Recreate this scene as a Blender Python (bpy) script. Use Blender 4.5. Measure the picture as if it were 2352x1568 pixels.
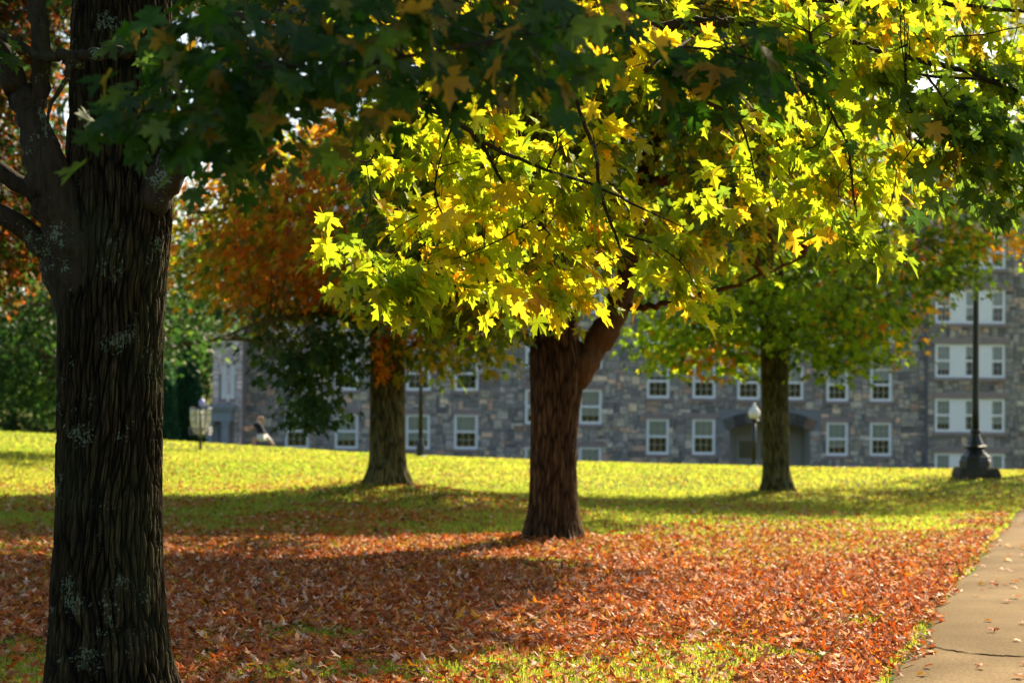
import bpy, bmesh, math, random
import numpy as np
from mathutils import Matrix, Vector

C = bpy.context
scene = C.scene
for o in list(bpy.data.objects):
    bpy.data.objects.remove(o)

# ------------------------------------------------------------------ camera
FPX = 4573.0            # focal length in pixels of a 2352 px wide frame (70 mm lens)
CXP, CYP = 1176.0, 784.0
CAM_H = 1.6
PITCH = math.atan(86 / FPX)
ROLL = math.radians(0.5)
fw = np.array([0, math.cos(PITCH), math.sin(PITCH)])
rt0 = np.array([1.0, 0, 0]); up0 = np.array([0, -math.sin(PITCH), math.cos(PITCH)])
rt = rt0 * math.cos(ROLL) + up0 * math.sin(ROLL)
up = -rt0 * math.sin(ROLL) + up0 * math.cos(ROLL)
cam_d = bpy.data.cameras.new('camera')
cam = bpy.data.objects.new('camera', cam_d)
scene.collection.objects.link(cam)
cam.matrix_world = Matrix(((rt[0], up[0], -fw[0], 0), (rt[1], up[1], -fw[1], 0), (rt[2], up[2], -fw[2], CAM_H), (0, 0, 0, 1)))
cam_d.lens = 70; cam_d.sensor_width = 36; cam_d.clip_start = 0.1; cam_d.clip_end = 5000
cam_d.dof.use_dof = True; cam_d.dof.focus_distance = 9.7; cam_d.dof.aperture_fstop = 3.6
scene.camera = cam

# ------------------------------------------------------------------ sky, sun, exposure
SUN_AZ = 33.0           # degrees to the right of straight ahead
SUN_EL = 33.0
w = bpy.data.worlds.new("World"); scene.world = w; w.use_nodes = True
nt = w.node_tree; nt.nodes.clear()
sky = nt.nodes.new('ShaderNodeTexSky'); sky.sky_type = 'NISHITA'; sky.sun_disc = False
sky.sun_elevation = math.radians(SUN_EL); sky.sun_rotation = math.radians(SUN_AZ)
sky.air_density = 1.0; sky.dust_density = 1.5
bg = nt.nodes.new('ShaderNodeBackground'); bg.inputs[1].default_value = 0.072
wo = nt.nodes.new('ShaderNodeOutputWorld')
nt.links.new(sky.outputs[0], bg.inputs[0]); nt.links.new(bg.outputs[0], wo.inputs[0])
sd = bpy.data.lights.new('sun', 'SUN'); sd.energy = 5.0; sd.angle = math.radians(0.5); sd.color = (1.0, 0.85, 0.60)
sun = bpy.data.objects.new('sun', sd); scene.collection.objects.link(sun)
se, sa = math.radians(SUN_EL), math.radians(SUN_AZ)
SDIR = np.array([math.sin(sa) * math.cos(se), math.cos(sa) * math.cos(se), math.sin(se)])
sun.rotation_euler = Vector(SDIR).to_track_quat('Z', 'Y').to_euler()
scene.view_settings.view_transform = 'Standard'; scene.view_settings.look = 'None'
scene.view_settings.exposure = 1.6; scene.view_settings.gamma = 1.0
scene.cycles.max_bounces = 8; scene.cycles.transmission_bounces = 6; scene.cycles.transparent_max_bounces = 12
scene.cycles.diffuse_bounces = 4; scene.cycles.caustics_reflective = False; scene.cycles.caustics_refractive = False

rng = np.random.default_rng(7)
random.seed(7)

# ------------------------------------------------------------------ helpers
def P(px, py, Y):
    """Point of the scene at distance Y that the photograph shows at pixel (px, py)."""
    d = fw + rt * ((px - CXP) / FPX) + up * ((CYP - py) / FPX)
    return np.array([0, 0, CAM_H]) + d * (Y / d[1])

def proj(pts):
    q = np.asarray(pts) - np.array([0, 0, CAM_H])
    z = q @ fw
    z = np.where(z < 0.1, 0.1, z)
    return CXP + FPX * (q @ rt) / z, CYP - FPX * (q @ up) / z

def inpoly(x, y, poly):
    poly = np.asarray(poly, float); n = len(poly)
    inside = np.zeros(x.shape, bool); j = n - 1
    for i in range(n):
        xi, yi = poly[i]; xj, yj = poly[j]
        c = ((yi > y) != (yj > y)) & (x < (xj - xi) * (y - yi) / (yj - yi + 1e-9) + xi)
        inside ^= c; j = i
    return inside

def unit(v):
    return v / (np.linalg.norm(v, axis=-1, keepdims=True) + 1e-12)

class VN:
    """value noise on a lattice, optionally periodic in the first axis"""
    cache = {}
    def __init__(s, seed, n=128):
        key = (seed, n)
        if key not in VN.cache: VN.cache[key] = np.random.default_rng(seed).random((n, n, 16)).astype(np.float32)
        s.t = VN.cache[key]; s.n = n
    def __call__(s, x, y, z=0.0, per=None):
        x, y, z = np.broadcast_arrays(np.asarray(x, float), np.asarray(y, float), np.asarray(z, float))
        xi, yi, zi = np.floor(x).astype(int), np.floor(y).astype(int), np.floor(z).astype(int)
        fx, fy, fz = x - xi, y - yi, z - zi
        fx, fy, fz = [f * f * (3 - 2 * f) for f in (fx, fy, fz)]
        n = s.n; px_ = per or n
        x0, x1 = xi % px_ % n, (xi + 1) % px_ % n
        y0, y1, z0, z1 = yi % n, (yi + 1) % n, zi % 16, (zi + 1) % 16
        t = s.t
        a = t[x0, y0, z0] * (1 - fx) + t[x1, y0, z0] * fx
        b = t[x0, y1, z0] * (1 - fx) + t[x1, y1, z0] * fx
        c = t[x0, y0, z1] * (1 - fx) + t[x1, y0, z1] * fx
        d = t[x0, y1, z1] * (1 - fx) + t[x1, y1, z1] * fx
        return (a * (1 - fy) + b * fy) * (1 - fz) + (c * (1 - fy) + d * fy) * fz
vn = VN(3)

class MB:
    """collects vertices and faces, then links them as ONE mesh object"""
    def __init__(s): s.v = []; s.f = {}; s.n = 0; s.c = []; s.m = []
    def add(s, V, F, col=None, uv=None):
        V = np.asarray(V, float).reshape(-1, 3)
        s.v.append(V)
        c = np.ones((len(V), 4)) if col is None else np.concatenate([np.broadcast_to(np.asarray(col, float)[..., :3], (len(V), 3)), np.ones((len(V), 1))], 1)
        s.c.append(c)
        for f in (F if isinstance(F, list) else [F]):
            f = np.asarray(f, int)
            if f.size: s.f.setdefault(f.shape[1], []).append(f + s.n)
        s.n += len(V)
    def box(s, x0, x1, y0, y1, z0, z1, col=None):
        V = [(x, y, z) for x in (x0, x1) for y in (y0, y1) for z in (z0, z1)]
        s.add(V, np.array([(0, 1, 3, 2), (4, 6, 7, 5), (0, 4, 5, 1), (2, 3, 7, 6), (0, 2, 6, 4), (1, 5, 7, 3)]), col)
    def tube(s, pts, rad, sides=8, col=None, cap=True, closed=False):
        pts = np.asarray(pts, float); n = len(pts)
        rad = np.broadcast_to(np.asarray(rad, float), (n,))
        tan = np.gradient(pts, axis=0)
        if closed: tan = np.roll(pts, -1, 0) - np.roll(pts, 1, 0)
        tan = unit(tan)
        ref = np.array([0, 0, 1.0]) if abs(tan[0][2]) < 0.9 else np.array([1.0, 0, 0])
        u = unit(np.cross(tan[0], ref)); U = np.zeros((n, 3))
        for i in range(n):
            u = unit(u - tan[i] * (u @ tan[i])); U[i] = u
        W = np.cross(tan, U)
        a = np.arange(sides) * 2 * math.pi / sides
        V = pts[:, None, :] + rad[:, None, None] * (np.cos(a)[None, :, None] * U[:, None, :] + np.sin(a)[None, :, None] * W[:, None, :])
        i, j = np.meshgrid(np.arange(n if closed else n - 1), np.arange(sides), indexing='ij'); i = i.ravel(); j = j.ravel()
        i2 = (i + 1) % n; j2 = (j + 1) % sides
        F = [np.stack([i * sides + j, i * sides + j2, i2 * sides + j2, i2 * sides + j], 1)]
        if cap and not closed:
            F.append(np.arange(sides)[None, ::-1]); F.append((np.arange(sides) + (n - 1) * sides)[None])
        s.add(V.reshape(-1, 3), F, col)
    def lathe(s, prof, cx=0, cy=0, sides=24, col=None, z=0):
        prof = np.asarray(prof, float); n = len(prof); a = np.arange(sides) * 2 * math.pi / sides
        V = np.stack([cx + prof[:, :1] * np.cos(a), cy + prof[:, :1] * np.sin(a), np.broadcast_to(prof[:, 1:] + z, (n, sides))], 2)
        i, j = np.meshgrid(np.arange(n - 1), np.arange(sides), indexing='ij'); i = i.ravel(); j = j.ravel(); j2 = (j + 1) % sides
        F = [np.stack([i * sides + j, i * sides + j2, (i + 1) * sides + j2, (i + 1) * sides + j], 1)]
        F.append(np.arange(sides)[None, ::-1]); F.append((np.arange(sides) + (n - 1) * sides)[None])
        s.add(V.reshape(-1, 3), F, col)
    def mesh(s, name, mat, smooth=False):
        me = bpy.data.meshes.new(name)
        V = np.concatenate(s.v); me.vertices.add(len(V)); me.vertices.foreach_set('co', V.astype(np.float32).ravel())
        ks = sorted(s.f); FF = [np.concatenate(s.f[k]) for k in ks]
        tot = sum(f.shape[0] for f in FF); nl = sum(f.size for f in FF)
        me.loops.add(nl); me.polygons.add(tot)
        me.loops.foreach_set('vertex_index', np.concatenate([f.ravel() for f in FF]).astype(np.int32))
        cnt = np.concatenate([np.full(f.shape[0], f.shape[1]) for f in FF])
        me.polygons.foreach_set('loop_start', np.concatenate([[0], np.cumsum(cnt)[:-1]]).astype(np.int32))
        me.polygons.foreach_set('use_smooth', np.full(tot, smooth))
        me.update(calc_edges=True)
        at = me.attributes.new('col', 'FLOAT_COLOR', 'POINT')
        at.data.foreach_set('color', np.concatenate(s.c).astype(np.float32).ravel())
        if mat: me.materials.append(mat)
        return me
    def build(s, name, mat, parent=None, smooth=False):
        o = bpy.data.objects.new(name, s.mesh(name, mat, smooth))
        scene.collection.objects.link(o)
        if parent:
            o.parent = parent
            o.matrix_parent_inverse = Matrix.Translation(-parent_world(parent))
        return o

def parent_world(p):
    return Vector(p.location) if p.type == 'EMPTY' else Vector((0, 0, 0))   # part meshes are modelled in world coordinates

def tag(o, label=None, cat=None, group=None, kind=None):
    for k, val in (('label', label), ('category', cat), ('group', group), ('kind', kind)):
        if val: o[k] = val
    return o

def empty(name, loc, label, cat, group=None):
    o = bpy.data.objects.new(name, None); scene.collection.objects.link(o); o.location = [float(x) for x in loc]
    return tag(o, label, cat, group)

def spline(pts, per=6):
    """Catmull-Rom through rows of any width"""
    p = np.asarray(pts, float)
    q = np.vstack([2 * p[0] - p[1], p, 2 * p[-1] - p[-2]]); out = []
    t = np.linspace(0, 1, per, endpoint=False)[:, None]
    for i in range(1, len(q) - 2):
        a, b, c, d = q[i - 1], q[i], q[i + 1], q[i + 2]
        out.append(0.5 * ((2 * b) + (-a + c) * t + (2 * a - 5 * b + 4 * c - d) * t ** 2 + (-a + 3 * b - 3 * c + d) * t ** 3))
    out.append(p[-1:])
    return np.vstack(out)

# ------------------------------------------------------------------ materials
def newmat(name):
    m = bpy.data.materials.new(name); m.use_nodes = True; n = m.node_tree; n.nodes.clear()
    return m, n.nodes, n.links
def N(nodes, t, **kw):
    x = nodes.new(t)
    for k, v in kw.items():
        if k.startswith('i_'): x.inputs[int(k[2:]) if k[2:].isdigit() else k[2:].replace('_', ' ')].default_value = v
        else: setattr(x, k, v)
    return x
def ramp(nodes, stops, interp='LINEAR'):
    r = nodes.new('ShaderNodeValToRGB'); r.color_ramp.interpolation = interp
    while len(r.color_ramp.elements) < len(stops): r.color_ramp.elements.new(0.5)
    for e, (p, c) in zip(r.color_ramp.elements, stops):
        e.position = p; e.color = (*c, 1) if len(c) == 3 else c
    return r

def leaf_mat(name, refl=0.5, trans=1.35, gloss=0.013, tint=(1.0, 1.0, 0.8)):
    m, n, l = newmat(name)
    at = N(n, 'ShaderNodeAttribute', attribute_name='col')
    geo = N(n, 'ShaderNodeNewGeometry')
    noi = N(n, 'ShaderNodeTexNoise', i_Scale=22.0, i_Detail=3.0)
    tc = N(n, 'ShaderNodeTexCoord'); l.new(tc.outputs['Object'], noi.inputs['Vector'])
    mr = N(n, 'ShaderNodeMapRange'); mr.inputs[3].default_value = 0.72; mr.inputs[4].default_value = 1.28
    l.new(noi.outputs[0], mr.inputs[0])
    mul = N(n, 'ShaderNodeVectorMath', operation='SCALE'); l.new(at.outputs['Color'], mul.inputs[0]); l.new(mr.outputs[0], mul.inputs['Scale'])
    d = N(n, 'ShaderNodeBsdfDiffuse'); t = N(n, 'ShaderNodeBsdfTranslucent')
    m1 = N(n, 'ShaderNodeVectorMath', operation='SCALE'); m1.inputs['Scale'].default_value = refl
    l.new(mul.outputs[0], m1.inputs[0]); l.new(m1.outputs[0], d.inputs[0])
    m2 = N(n, 'ShaderNodeVectorMath', operation='MULTIPLY'); m2.inputs[1].default_value = [trans * x for x in tint]
    l.new(mul.outputs[0], m2.inputs[0]); l.new(m2.outputs[0], t.inputs[0])
    add = N(n, 'ShaderNodeAddShader'); l.new(d.outputs[0], add.inputs[0]); l.new(t.outputs[0], add.inputs[1])
    g = N(n, 'ShaderNodeBsdfGlossy'); g.inputs['Roughness'].default_value = 0.42; g.inputs[0].default_value = (1, 1, 1, 1)
    mx = N(n, 'ShaderNodeMixShader'); mx.inputs[0].default_value = gloss; l.new(add.outputs[0], mx.inputs[1]); l.new(g.outputs[0], mx.inputs[2])
    out = N(n, 'ShaderNodeOutputMaterial'); l.new(mx.outputs[0], out.inputs[0])
    return m

def bark_mat(name, c1, c2, lichen=0.0, sc=1.0, bump=0.6, base_moss=None):
    m, n, l = newmat(name)
    tc = N(n, 'ShaderNodeTexCoord')
    mp = N(n, 'ShaderNodeMapping'); mp.inputs['Scale'].default_value = (28 * sc, 28 * sc, 4.5 * sc)
    l.new(tc.outputs['Object'], mp.inputs[0])
    no = N(n, 'ShaderNodeTexNoise', i_Scale=1.0, i_Detail=8.0, i_Roughness=0.65, i_Distortion=0.6); l.new(mp.outputs[0], no.inputs['Vector'])
    r = ramp(n, [(0.3, c1), (0.7, c2)]); l.new(no.outputs[0], r.inputs[0])
    at = N(n, 'ShaderNodeAttribute', attribute_name='col')
    mu = N(n, 'ShaderNodeMix', data_type='RGBA', blend_type='MULTIPLY'); mu.inputs[0].default_value = 1
    l.new(r.outputs[0], mu.inputs[6]); l.new(at.outputs['Color'], mu.inputs[7])
    col = mu.outputs[2]
    if lichen:
        n2 = N(n, 'ShaderNodeTexNoise', i_Scale=5.5, i_Detail=5.0, i_Roughness=0.6); l.new(tc.outputs['Object'], n2.inputs['Vector'])
        n3 = N(n, 'ShaderNodeTexNoise', i_Scale=80.0, i_Detail=3.0); l.new(tc.outputs['Object'], n3.inputs['Vector'])
        ad = N(n, 'ShaderNodeMath', operation='MULTIPLY_ADD', i_1=0.55); l.new(n3.outputs[0], ad.inputs[0]); l.new(n2.outputs[0], ad.inputs[2])
        rr = ramp(n, [(0.0, (0, 0, 0)), (0.93 - 0.06 * lichen, (0, 0, 0)), (0.97 - 0.06 * lichen, (1, 1, 1))]); l.new(ad.outputs[0], rr.inputs[0])
        mx = N(n, 'ShaderNodeMix', data_type='RGBA'); mx.inputs[7].default_value = (0.13, 0.16, 0.10, 1)
        l.new(rr.outputs[0], mx.inputs[0]); l.new(col, mx.inputs[6]); col = mx.outputs[2]
        n4 = N(n, 'ShaderNodeTexNoise', i_Scale=1.7, i_Detail=5.0); l.new(tc.outputs['Object'], n4.inputs['Vector'])
        r4 = ramp(n, [(0.5, (0, 0, 0)), (0.75, (0.5, 0.5, 0.5))]); l.new(n4.outputs[0], r4.inputs[0])
        m4 = N(n, 'ShaderNodeMix', data_type='RGBA'); m4.inputs[7].default_value = (0.05, 0.06, 0.025, 1)
        l.new(r4.outputs[0], m4.inputs[0]); l.new(col, m4.inputs[6]); col = m4.outputs[2]
    b = N(n, 'ShaderNodeBsdfPrincipled'); b.inputs['Roughness'].default_value = 0.9; b.inputs['Specular IOR Level'].default_value = 0.12
    l.new(col, b.inputs['Base Color'])
    bp = N(n, 'ShaderNodeBump'); bp.inputs['Strength'].default_value = bump; bp.inputs['Distance'].default_value = 0.02
    l.new(no.outputs[0], bp.inputs['Height']); l.new(bp.outputs[0], b.inputs['Normal'])
    out = N(n, 'ShaderNodeOutputMaterial'); l.new(b.outputs[0], out.inputs[0])
    return m

def simple(name, col, rough=0.5, metal=0.0, noise=0.15, scale=8.0, spec=0.5, usecol=False, bump=0.0):
    m, n, l = newmat(name)
    tc = N(n, 'ShaderNodeTexCoord')
    no = N(n, 'ShaderNodeTexNoise', i_Scale=scale, i_Detail=5.0); l.new(tc.outputs['Object'], no.inputs['Vector'])
    b = N(n, 'ShaderNodeBsdfPrincipled'); b.inputs['Roughness'].default_value = rough; b.inputs['Metallic'].default_value = metal
    b.inputs['Specular IOR Level'].default_value = spec
    mr = N(n, 'ShaderNodeMapRange'); mr.inputs[3].default_value = 1 - noise * 2; mr.inputs[4].default_value = 1 + noise * 2
    l.new(no.outputs[0], mr.inputs[0])
    sc = N(n, 'ShaderNodeVectorMath', operation='SCALE'); l.new(mr.outputs[0], sc.inputs['Scale'])
    if usecol:
        at = N(n, 'ShaderNodeAttribute', attribute_name='col'); l.new(at.outputs['Color'], sc.inputs[0])
    else: sc.inputs[0].default_value = col
    l.new(sc.outputs[0], b.inputs['Base Color'])
    if bump:
        bp = N(n, 'ShaderNodeBump'); bp.inputs['Strength'].default_value = bump; bp.inputs['Distance'].default_value = 0.02
        l.new(no.outputs[0], bp.inputs['Height']); l.new(bp.outputs[0], b.inputs['Normal'])
    out = N(n, 'ShaderNodeOutputMaterial'); l.new(b.outputs[0], out.inputs[0])
    return m

M = {}
M['leaf'] = leaf_mat('maple_leaf')
M['litter'] = leaf_mat('fallen_leaf', refl=1.0, trans=0.5, gloss=0.015, tint=(1, 0.8, 0.5))
M['grass_blade'] = leaf_mat('grass_blade', refl=0.5, trans=1.4, gloss=0.006, tint=(1, 1, 0.6))
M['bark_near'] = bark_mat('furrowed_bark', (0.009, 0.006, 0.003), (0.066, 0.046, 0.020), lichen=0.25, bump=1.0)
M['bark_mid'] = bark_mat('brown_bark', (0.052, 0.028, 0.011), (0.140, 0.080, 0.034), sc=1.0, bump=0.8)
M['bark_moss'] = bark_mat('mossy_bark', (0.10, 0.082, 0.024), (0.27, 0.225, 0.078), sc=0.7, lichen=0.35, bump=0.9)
M['bark_limb'] = bark_mat('limb_bark', (0.014, 0.010, 0.007), (0.055, 0.040, 0.024), lichen=.6, sc=1.5)
M['stone'] = simple('wall_stone', None, 0.9, noise=0.38, scale=7.0, usecol=True, bump=0.5, spec=0.2)
M['mortar'] = simple('mortar', (0.22, 0.225, 0.23), 0.9, scale=12)
M['trim'] = simple('sandstone_trim', (0.30, 0.235, 0.21), 0.85, scale=3)
M['white'] = simple('white_paint', (0.90, 0.90, 0.88), 0.45, noise=0.03)
M['slate'] = simple('slate_roof', (0.10, 0.11, 0.13), 0.6, scale=2)
M['dark'] = simple('dark_interior', (0.015, 0.017, 0.02), 0.8)
M['crack'] = simple('dark_crack', (0.018, 0.014, 0.008), 1.0, spec=0.0)  # near-black tone for the seam across the path
M['blind'] = simple('window_blind', (0.80, 0.84, 0.80), 0.7, noise=0.05)
M['doorglass'] = simple('door_glass', (0.10, 0.10, 0.09), 0.15)
M['siding'] = simple('greige_siding', (0.42, 0.40, 0.35), 0.6, noise=0.05)
M['greypaint'] = simple('grey_paint', (0.30, 0.34, 0.37), 0.5, noise=0.05)
M['iron'] = simple('black_iron', (0.018, 0.022, 0.018), 0.38, metal=0.0, noise=0.3, scale=20)
M['moss_stone'] = simple('mossy_plinth', (0.05, 0.045, 0.025), 0.9, noise=0.4, scale=9, bump=0.8)
M['globe'] = simple('opal_glass', (0.80, 0.76, 0.66), 0.25, noise=0.02)
M['skin'] = simple('skin', (0.55, 0.30, 0.20), 0.5, noise=0.04)
M['navy'] = simple('navy_cloth', (0.012, 0.014, 0.03), 0.85)
M['whitecloth'] = simple('white_cloth', (0.72, 0.70, 0.68), 0.8, noise=0.06)
M['hair'] = simple('blond_hair', (0.35, 0.19, 0.07), 0.5, noise=0.2, scale=40)
M['chain'] = simple('zinc_chain', (0.75, 0.70, 0.52), 0.35, metal=0.7)
M['navyiron'] = simple('navy_metal', (0.012, 0.03, 0.06), 0.4)
M['lilac'] = simple('lilac_plastic', (0.42, 0.40, 0.75), 0.4)
M['black_rubber'] = simple('dark_shoe', (0.02, 0.018, 0.016), 0.7)
# window glass: a mirror-like film over what stands behind it
m, n, l = newmat('window_glass')
tr = N(n, 'ShaderNodeBsdfTransparent'); tr.inputs[0].default_value = (0.80, 0.86, 0.84, 1)
gl = N(n, 'ShaderNodeBsdfGlossy'); gl.inputs['Roughness'].default_value = 0.03; gl.inputs[0].default_value = (0.9, 0.95, 1, 1)
fr = N(n, 'ShaderNodeFresnel', i_0=1.7); mx = N(n, 'ShaderNodeMixShader')
l.new(fr.outputs[0], mx.inputs[0]); l.new(tr.outputs[0], mx.inputs[1]); l.new(gl.outputs[0], mx.inputs[2])
out = N(n, 'ShaderNodeOutputMaterial'); l.new(mx.outputs[0], out.inputs[0]); M['glass'] = m

# ------------------------------------------------------------------ ground
ctrl = []
def gc(px, py, Y): q = P(px, py, Y); ctrl.append(q); return q
for x in (-14, -7, 0, 7, 14):
    for y in (-12, 0, 8): ctrl.append(np.array([x, y, 0.0]))
for x in (-6, 0, 6): ctrl.append(np.array([x, 14.0, 0.0]))
B_CENTER = gc(1270, 1230, 20.8); B_LEFT = gc(890, 1106, 29.8); B_RIGHT = gc(1783, 1122, 38.0)
ctrl[-3][2] -= .12; ctrl[-2][2] -= .26; ctrl[-1][2] -= .19      # the root mounds come on top
B_LAMP = gc(2240, 1097, 42.0); B_BASKET = gc(462, 1035, 63.0)
for px, py, Y in [(-500, 978, 70), (0, 992, 69), (380, 1013, 68), (640, 1029, 67), (960, 1047, 65), (1270, 1061, 63), (1500, 1069, 61), (1783, 1078, 59), (2150, 1086, 57), (2352, 1092, 56), (2800, 1102, 55)]:
    gc(px, py, Y)
    yh = 870 + (px - CXP) * math.sin(ROLL)
    for Y2, drop in ((Y + 9, 0.45), (Y + 20, 1.3), (98, 2.4)):
        q = P(px, py, Y2); q[2] -= drop; ctrl.append(q)
ctrl = np.array(ctrl)
def tps(r2): return np.where(r2 > 1e-9, 0.5 * r2 * np.log(np.maximum(r2, 1e-9)), 0.0)
XY = ctrl[:, :2] / 50.0
K = tps(((XY[:, None] - XY[None]) ** 2).sum(-1)) + np.eye(len(XY)) * 1e-4
Pm = np.hstack([np.ones((len(XY), 1)), XY])
A = np.block([[K, Pm], [Pm.T, np.zeros((3, 3))]])
sol = np.linalg.solve(A, np.concatenate([ctrl[:, 2], np.zeros(3)]))
def zg(x, y):
    x = np.asarray(x, float); y = np.asarray(y, float); sh = np.broadcast(x, y).shape
    x = np.broadcast_to(x, sh).ravel(); y = np.broadcast_to(y, sh).ravel(); out = np.zeros(x.size)
    for s in range(0, x.size, 20000):
        q = np.stack([x[s:s + 20000], y[s:s + 20000]], 1) / 50.0
        k = tps(((q[:, None] - XY[None]) ** 2).sum(-1))
        out[s:s + 20000] = k @ sol[:len(XY)] + sol[-3] + q @ sol[-2:]
    def ss(a, b, v): t = np.clip((v - a) / (b - a), 0, 1); return t * t * (3 - 2 * t)
    wy = ss(100, 130, y); wb = ss(5, -25, y); wx = ss(30, 60, np.abs(x) - 0.25 * np.maximum(y, 0))
    out = out * (1 - wx) + wx * np.where(y > 0, -5.0 * ss(20, 100, y), 0)
    out = out * (1 - wb); out = out * (1 - wy) + wy * -5.6
    # gentle lawn unevenness and the root mounds of the trees
    out = out + 0.05 * (vn(x * 0.35 + 9, y * 0.35 + 5) - 0.5) * np.clip(1 - y / 60, 0, 1)
    for b, h, r in ((B_CENTER, 0.09, 1.1), (B_LEFT, 0.22, 1.6), (B_RIGHT, 0.15, 1.5), (np.array([-1.84, 9.1]), 0.08, 0.9)):
        out = out + h * np.exp(-((x - b[0]) ** 2 + (y - b[1]) ** 2) / (r * r))
    return out.reshape(sh)
for b in (B_LEFT, B_RIGHT): b[2] = float(zg(b[0], b[1]))
def ghit(px, py):
    """where the line of sight through (px, py) meets the lawn"""
    Ys = np.linspace(4, 90, 3000); q = np.array([P(px, py, Y) for Y in Ys])
    below = q[:, 2] <= zg(q[:, 0], q[:, 1]); i = int(np.argmax(below)) if below.any() else len(Ys) - 1
    return q[i]

def axis(lo, hi, dense):
    return np.unique(np.concatenate([np.linspace(*dense), -np.geomspace(-dense[0] if dense[0] < 0 else 1, -lo, 45) if lo < 0 else [], np.geomspace(dense[1], hi, 60)]))
gx = axis(-2500, 2500, (-30, 30, 240)); gy = axis(-2500, 4500, (-12, 100, 380))
GX, GY = np.meshgrid(gx, gy, indexing='ij')
g = MB(); nx, ny = GX.shape
i, j = np.meshgrid(np.arange(nx - 1), np.arange(ny - 1), indexing='ij'); i = i.ravel(); j = j.ravel()
g.add(np.stack([GX.ravel(), GY.ravel(), zg(GX, GY).ravel()], 1), np.stack([i * ny + j, (i + 1) * ny + j, (i + 1) * ny + j + 1, i * ny + j + 1], 1))
m, n, l = newmat('lawn_ground')
tc = N(n, 'ShaderNodeTexCoord')
n1 = N(n, 'ShaderNodeTexNoise', i_Scale=0.35, i_Detail=6.0); l.new(tc.outputs['Object'], n1.inputs['Vector'])
n2 = N(n, 'ShaderNodeTexNoise', i_Scale=24.0, i_Detail=5.0, i_Roughness=0.7); l.new(tc.outputs['Object'], n2.inputs['Vector'])
r1 = ramp(n, [(0.35, (0.075, 0.115, 0.010)), (0.5, (0.105, 0.125, 0.014)), (0.68, (0.14, 0.12, 0.03))]); l.new(n1.outputs[0], r1.inputs[0])
r2 = ramp(n, [(0.3, (0.45, 0.42, 0.4)), (0.7, (1.3, 1.3, 1.2))]); l.new(n2.outputs[0], r2.inputs[0])
mu = N(n, 'ShaderNodeMix', data_type='RGBA', blend_type='MULTIPLY'); mu.inputs[0].default_value = 1
l.new(r1.outputs[0], mu.inputs[6]); l.new(r2.outputs[0], mu.inputs[7])
b = N(n, 'ShaderNodeBsdfPrincipled'); b.inputs['Roughness'].default_value = 0.95; b.inputs['Specular IOR Level'].default_value = 0.1
l.new(mu.outputs[2], b.inputs['Base Color'])
bp = N(n, 'ShaderNodeBump'); bp.inputs['Strength'].default_value = 1.0; bp.inputs['Distance'].default_value = 0.04
l.new(n2.outputs[0], bp.inputs['Height']); l.new(bp.outputs[0], b.inputs['Normal'])
out = N(n, 'ShaderNodeOutputMaterial'); l.new(b.outputs[0], out.inputs[0]); M['lawn'] = m
tag(g.build('lawn', M['lawn'], smooth=True), 'sloping campus lawn of yellow green grass', kind='structure')

# path: a tan concrete walk running away along the right
E0 = ghit(2012, 1566)[:2]; E1 = ghit(2350, 1147)[:2]
pd_ = unit(E1 - E0); pn = np.array([pd_[1], -pd_[0]])
PW = 2.3
def path_dist(x, y):      # metres to the right of the path's left edge
    return (x - E0[0]) * pn[0] + (y - E0[1]) * pn[1] + 0.02 * np.sin(0.9 * y) + 0.02 * np.sin(2.3 * y + 1)
ts = np.linspace(-14, 50, 380); cs = np.linspace(0, PW, 14)
T_, S_ = np.meshgrid(ts, cs, indexing='ij')
X_ = E0[0] + pd_[0] * T_ + pn[0] * S_; Y_ = E0[1] + pd_[1] * T_ + pn[1] * S_
edge = -(0.02 * np.sin(0.9 * Y_) + 0.02 * np.sin(2.3 * Y_ + 1)) * (1 - S_ / PW)
X_ = X_ + edge * pn[0]; Y_ = Y_ + edge * pn[1]
Z_ = zg(X_, Y_) + 0.03; Z_[:, 0] -= 0.06; Z_[:, -1] -= 0.06
pth = MB(); nx, ny = X_.shape
i, j = np.meshgrid(np.arange(nx - 1), np.arange(ny - 1), indexing='ij'); i = i.ravel(); j = j.ravel()
pth.add(np.stack([X_.ravel(), Y_.ravel(), Z_.ravel()], 1), np.stack([i * ny + j, (i + 1) * ny + j, (i + 1) * ny + j + 1, i * ny + j + 1], 1)[:, ::-1])
m, n, l = newmat('concrete_walk')
tc = N(n, 'ShaderNodeTexCoord')
n1 = N(n, 'ShaderNodeTexNoise', i_Scale=1.2, i_Detail=6.0); l.new(tc.outputs['Object'], n1.inputs['Vector'])
n2 = N(n, 'ShaderNodeTexNoise', i_Scale=48.0, i_Detail=6.0, i_Roughness=0.8); l.new(tc.outputs['Object'], n2.inputs['Vector'])
r1 = ramp(n, [(0.3, (0.130, 0.082, 0.033)), (0.7, (0.235, 0.158, 0.074))]); l.new(n1.outputs[0], r1.inputs[0])
r2 = ramp(n, [(0.3, (0.4, 0.4, 0.4)), (0.65, (1.25, 1.25, 1.25))]); l.new(n2.outputs[0], r2.inputs[0])
mu = N(n, 'ShaderNodeMix', data_type='RGBA', blend_type='MULTIPLY'); mu.inputs[0].default_value = 1
l.new(r1.outputs[0], mu.inputs[6]); l.new(r2.outputs[0], mu.inputs[7])
b = N(n, 'ShaderNodeBsdfPrincipled'); b.inputs['Roughness'].default_value = 0.95; b.inputs['Specular IOR Level'].default_value = 0.08
l.new(mu.outputs[2], b.inputs['Base Color'])
bp = N(n, 'ShaderNodeBump'); bp.inputs['Strength'].default_value = 0.6; bp.inputs['Distance'].default_value = 0.006
l.new(n2.outputs[0], bp.inputs['Height']); l.new(bp.outputs[0], b.inputs['Normal'])
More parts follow.
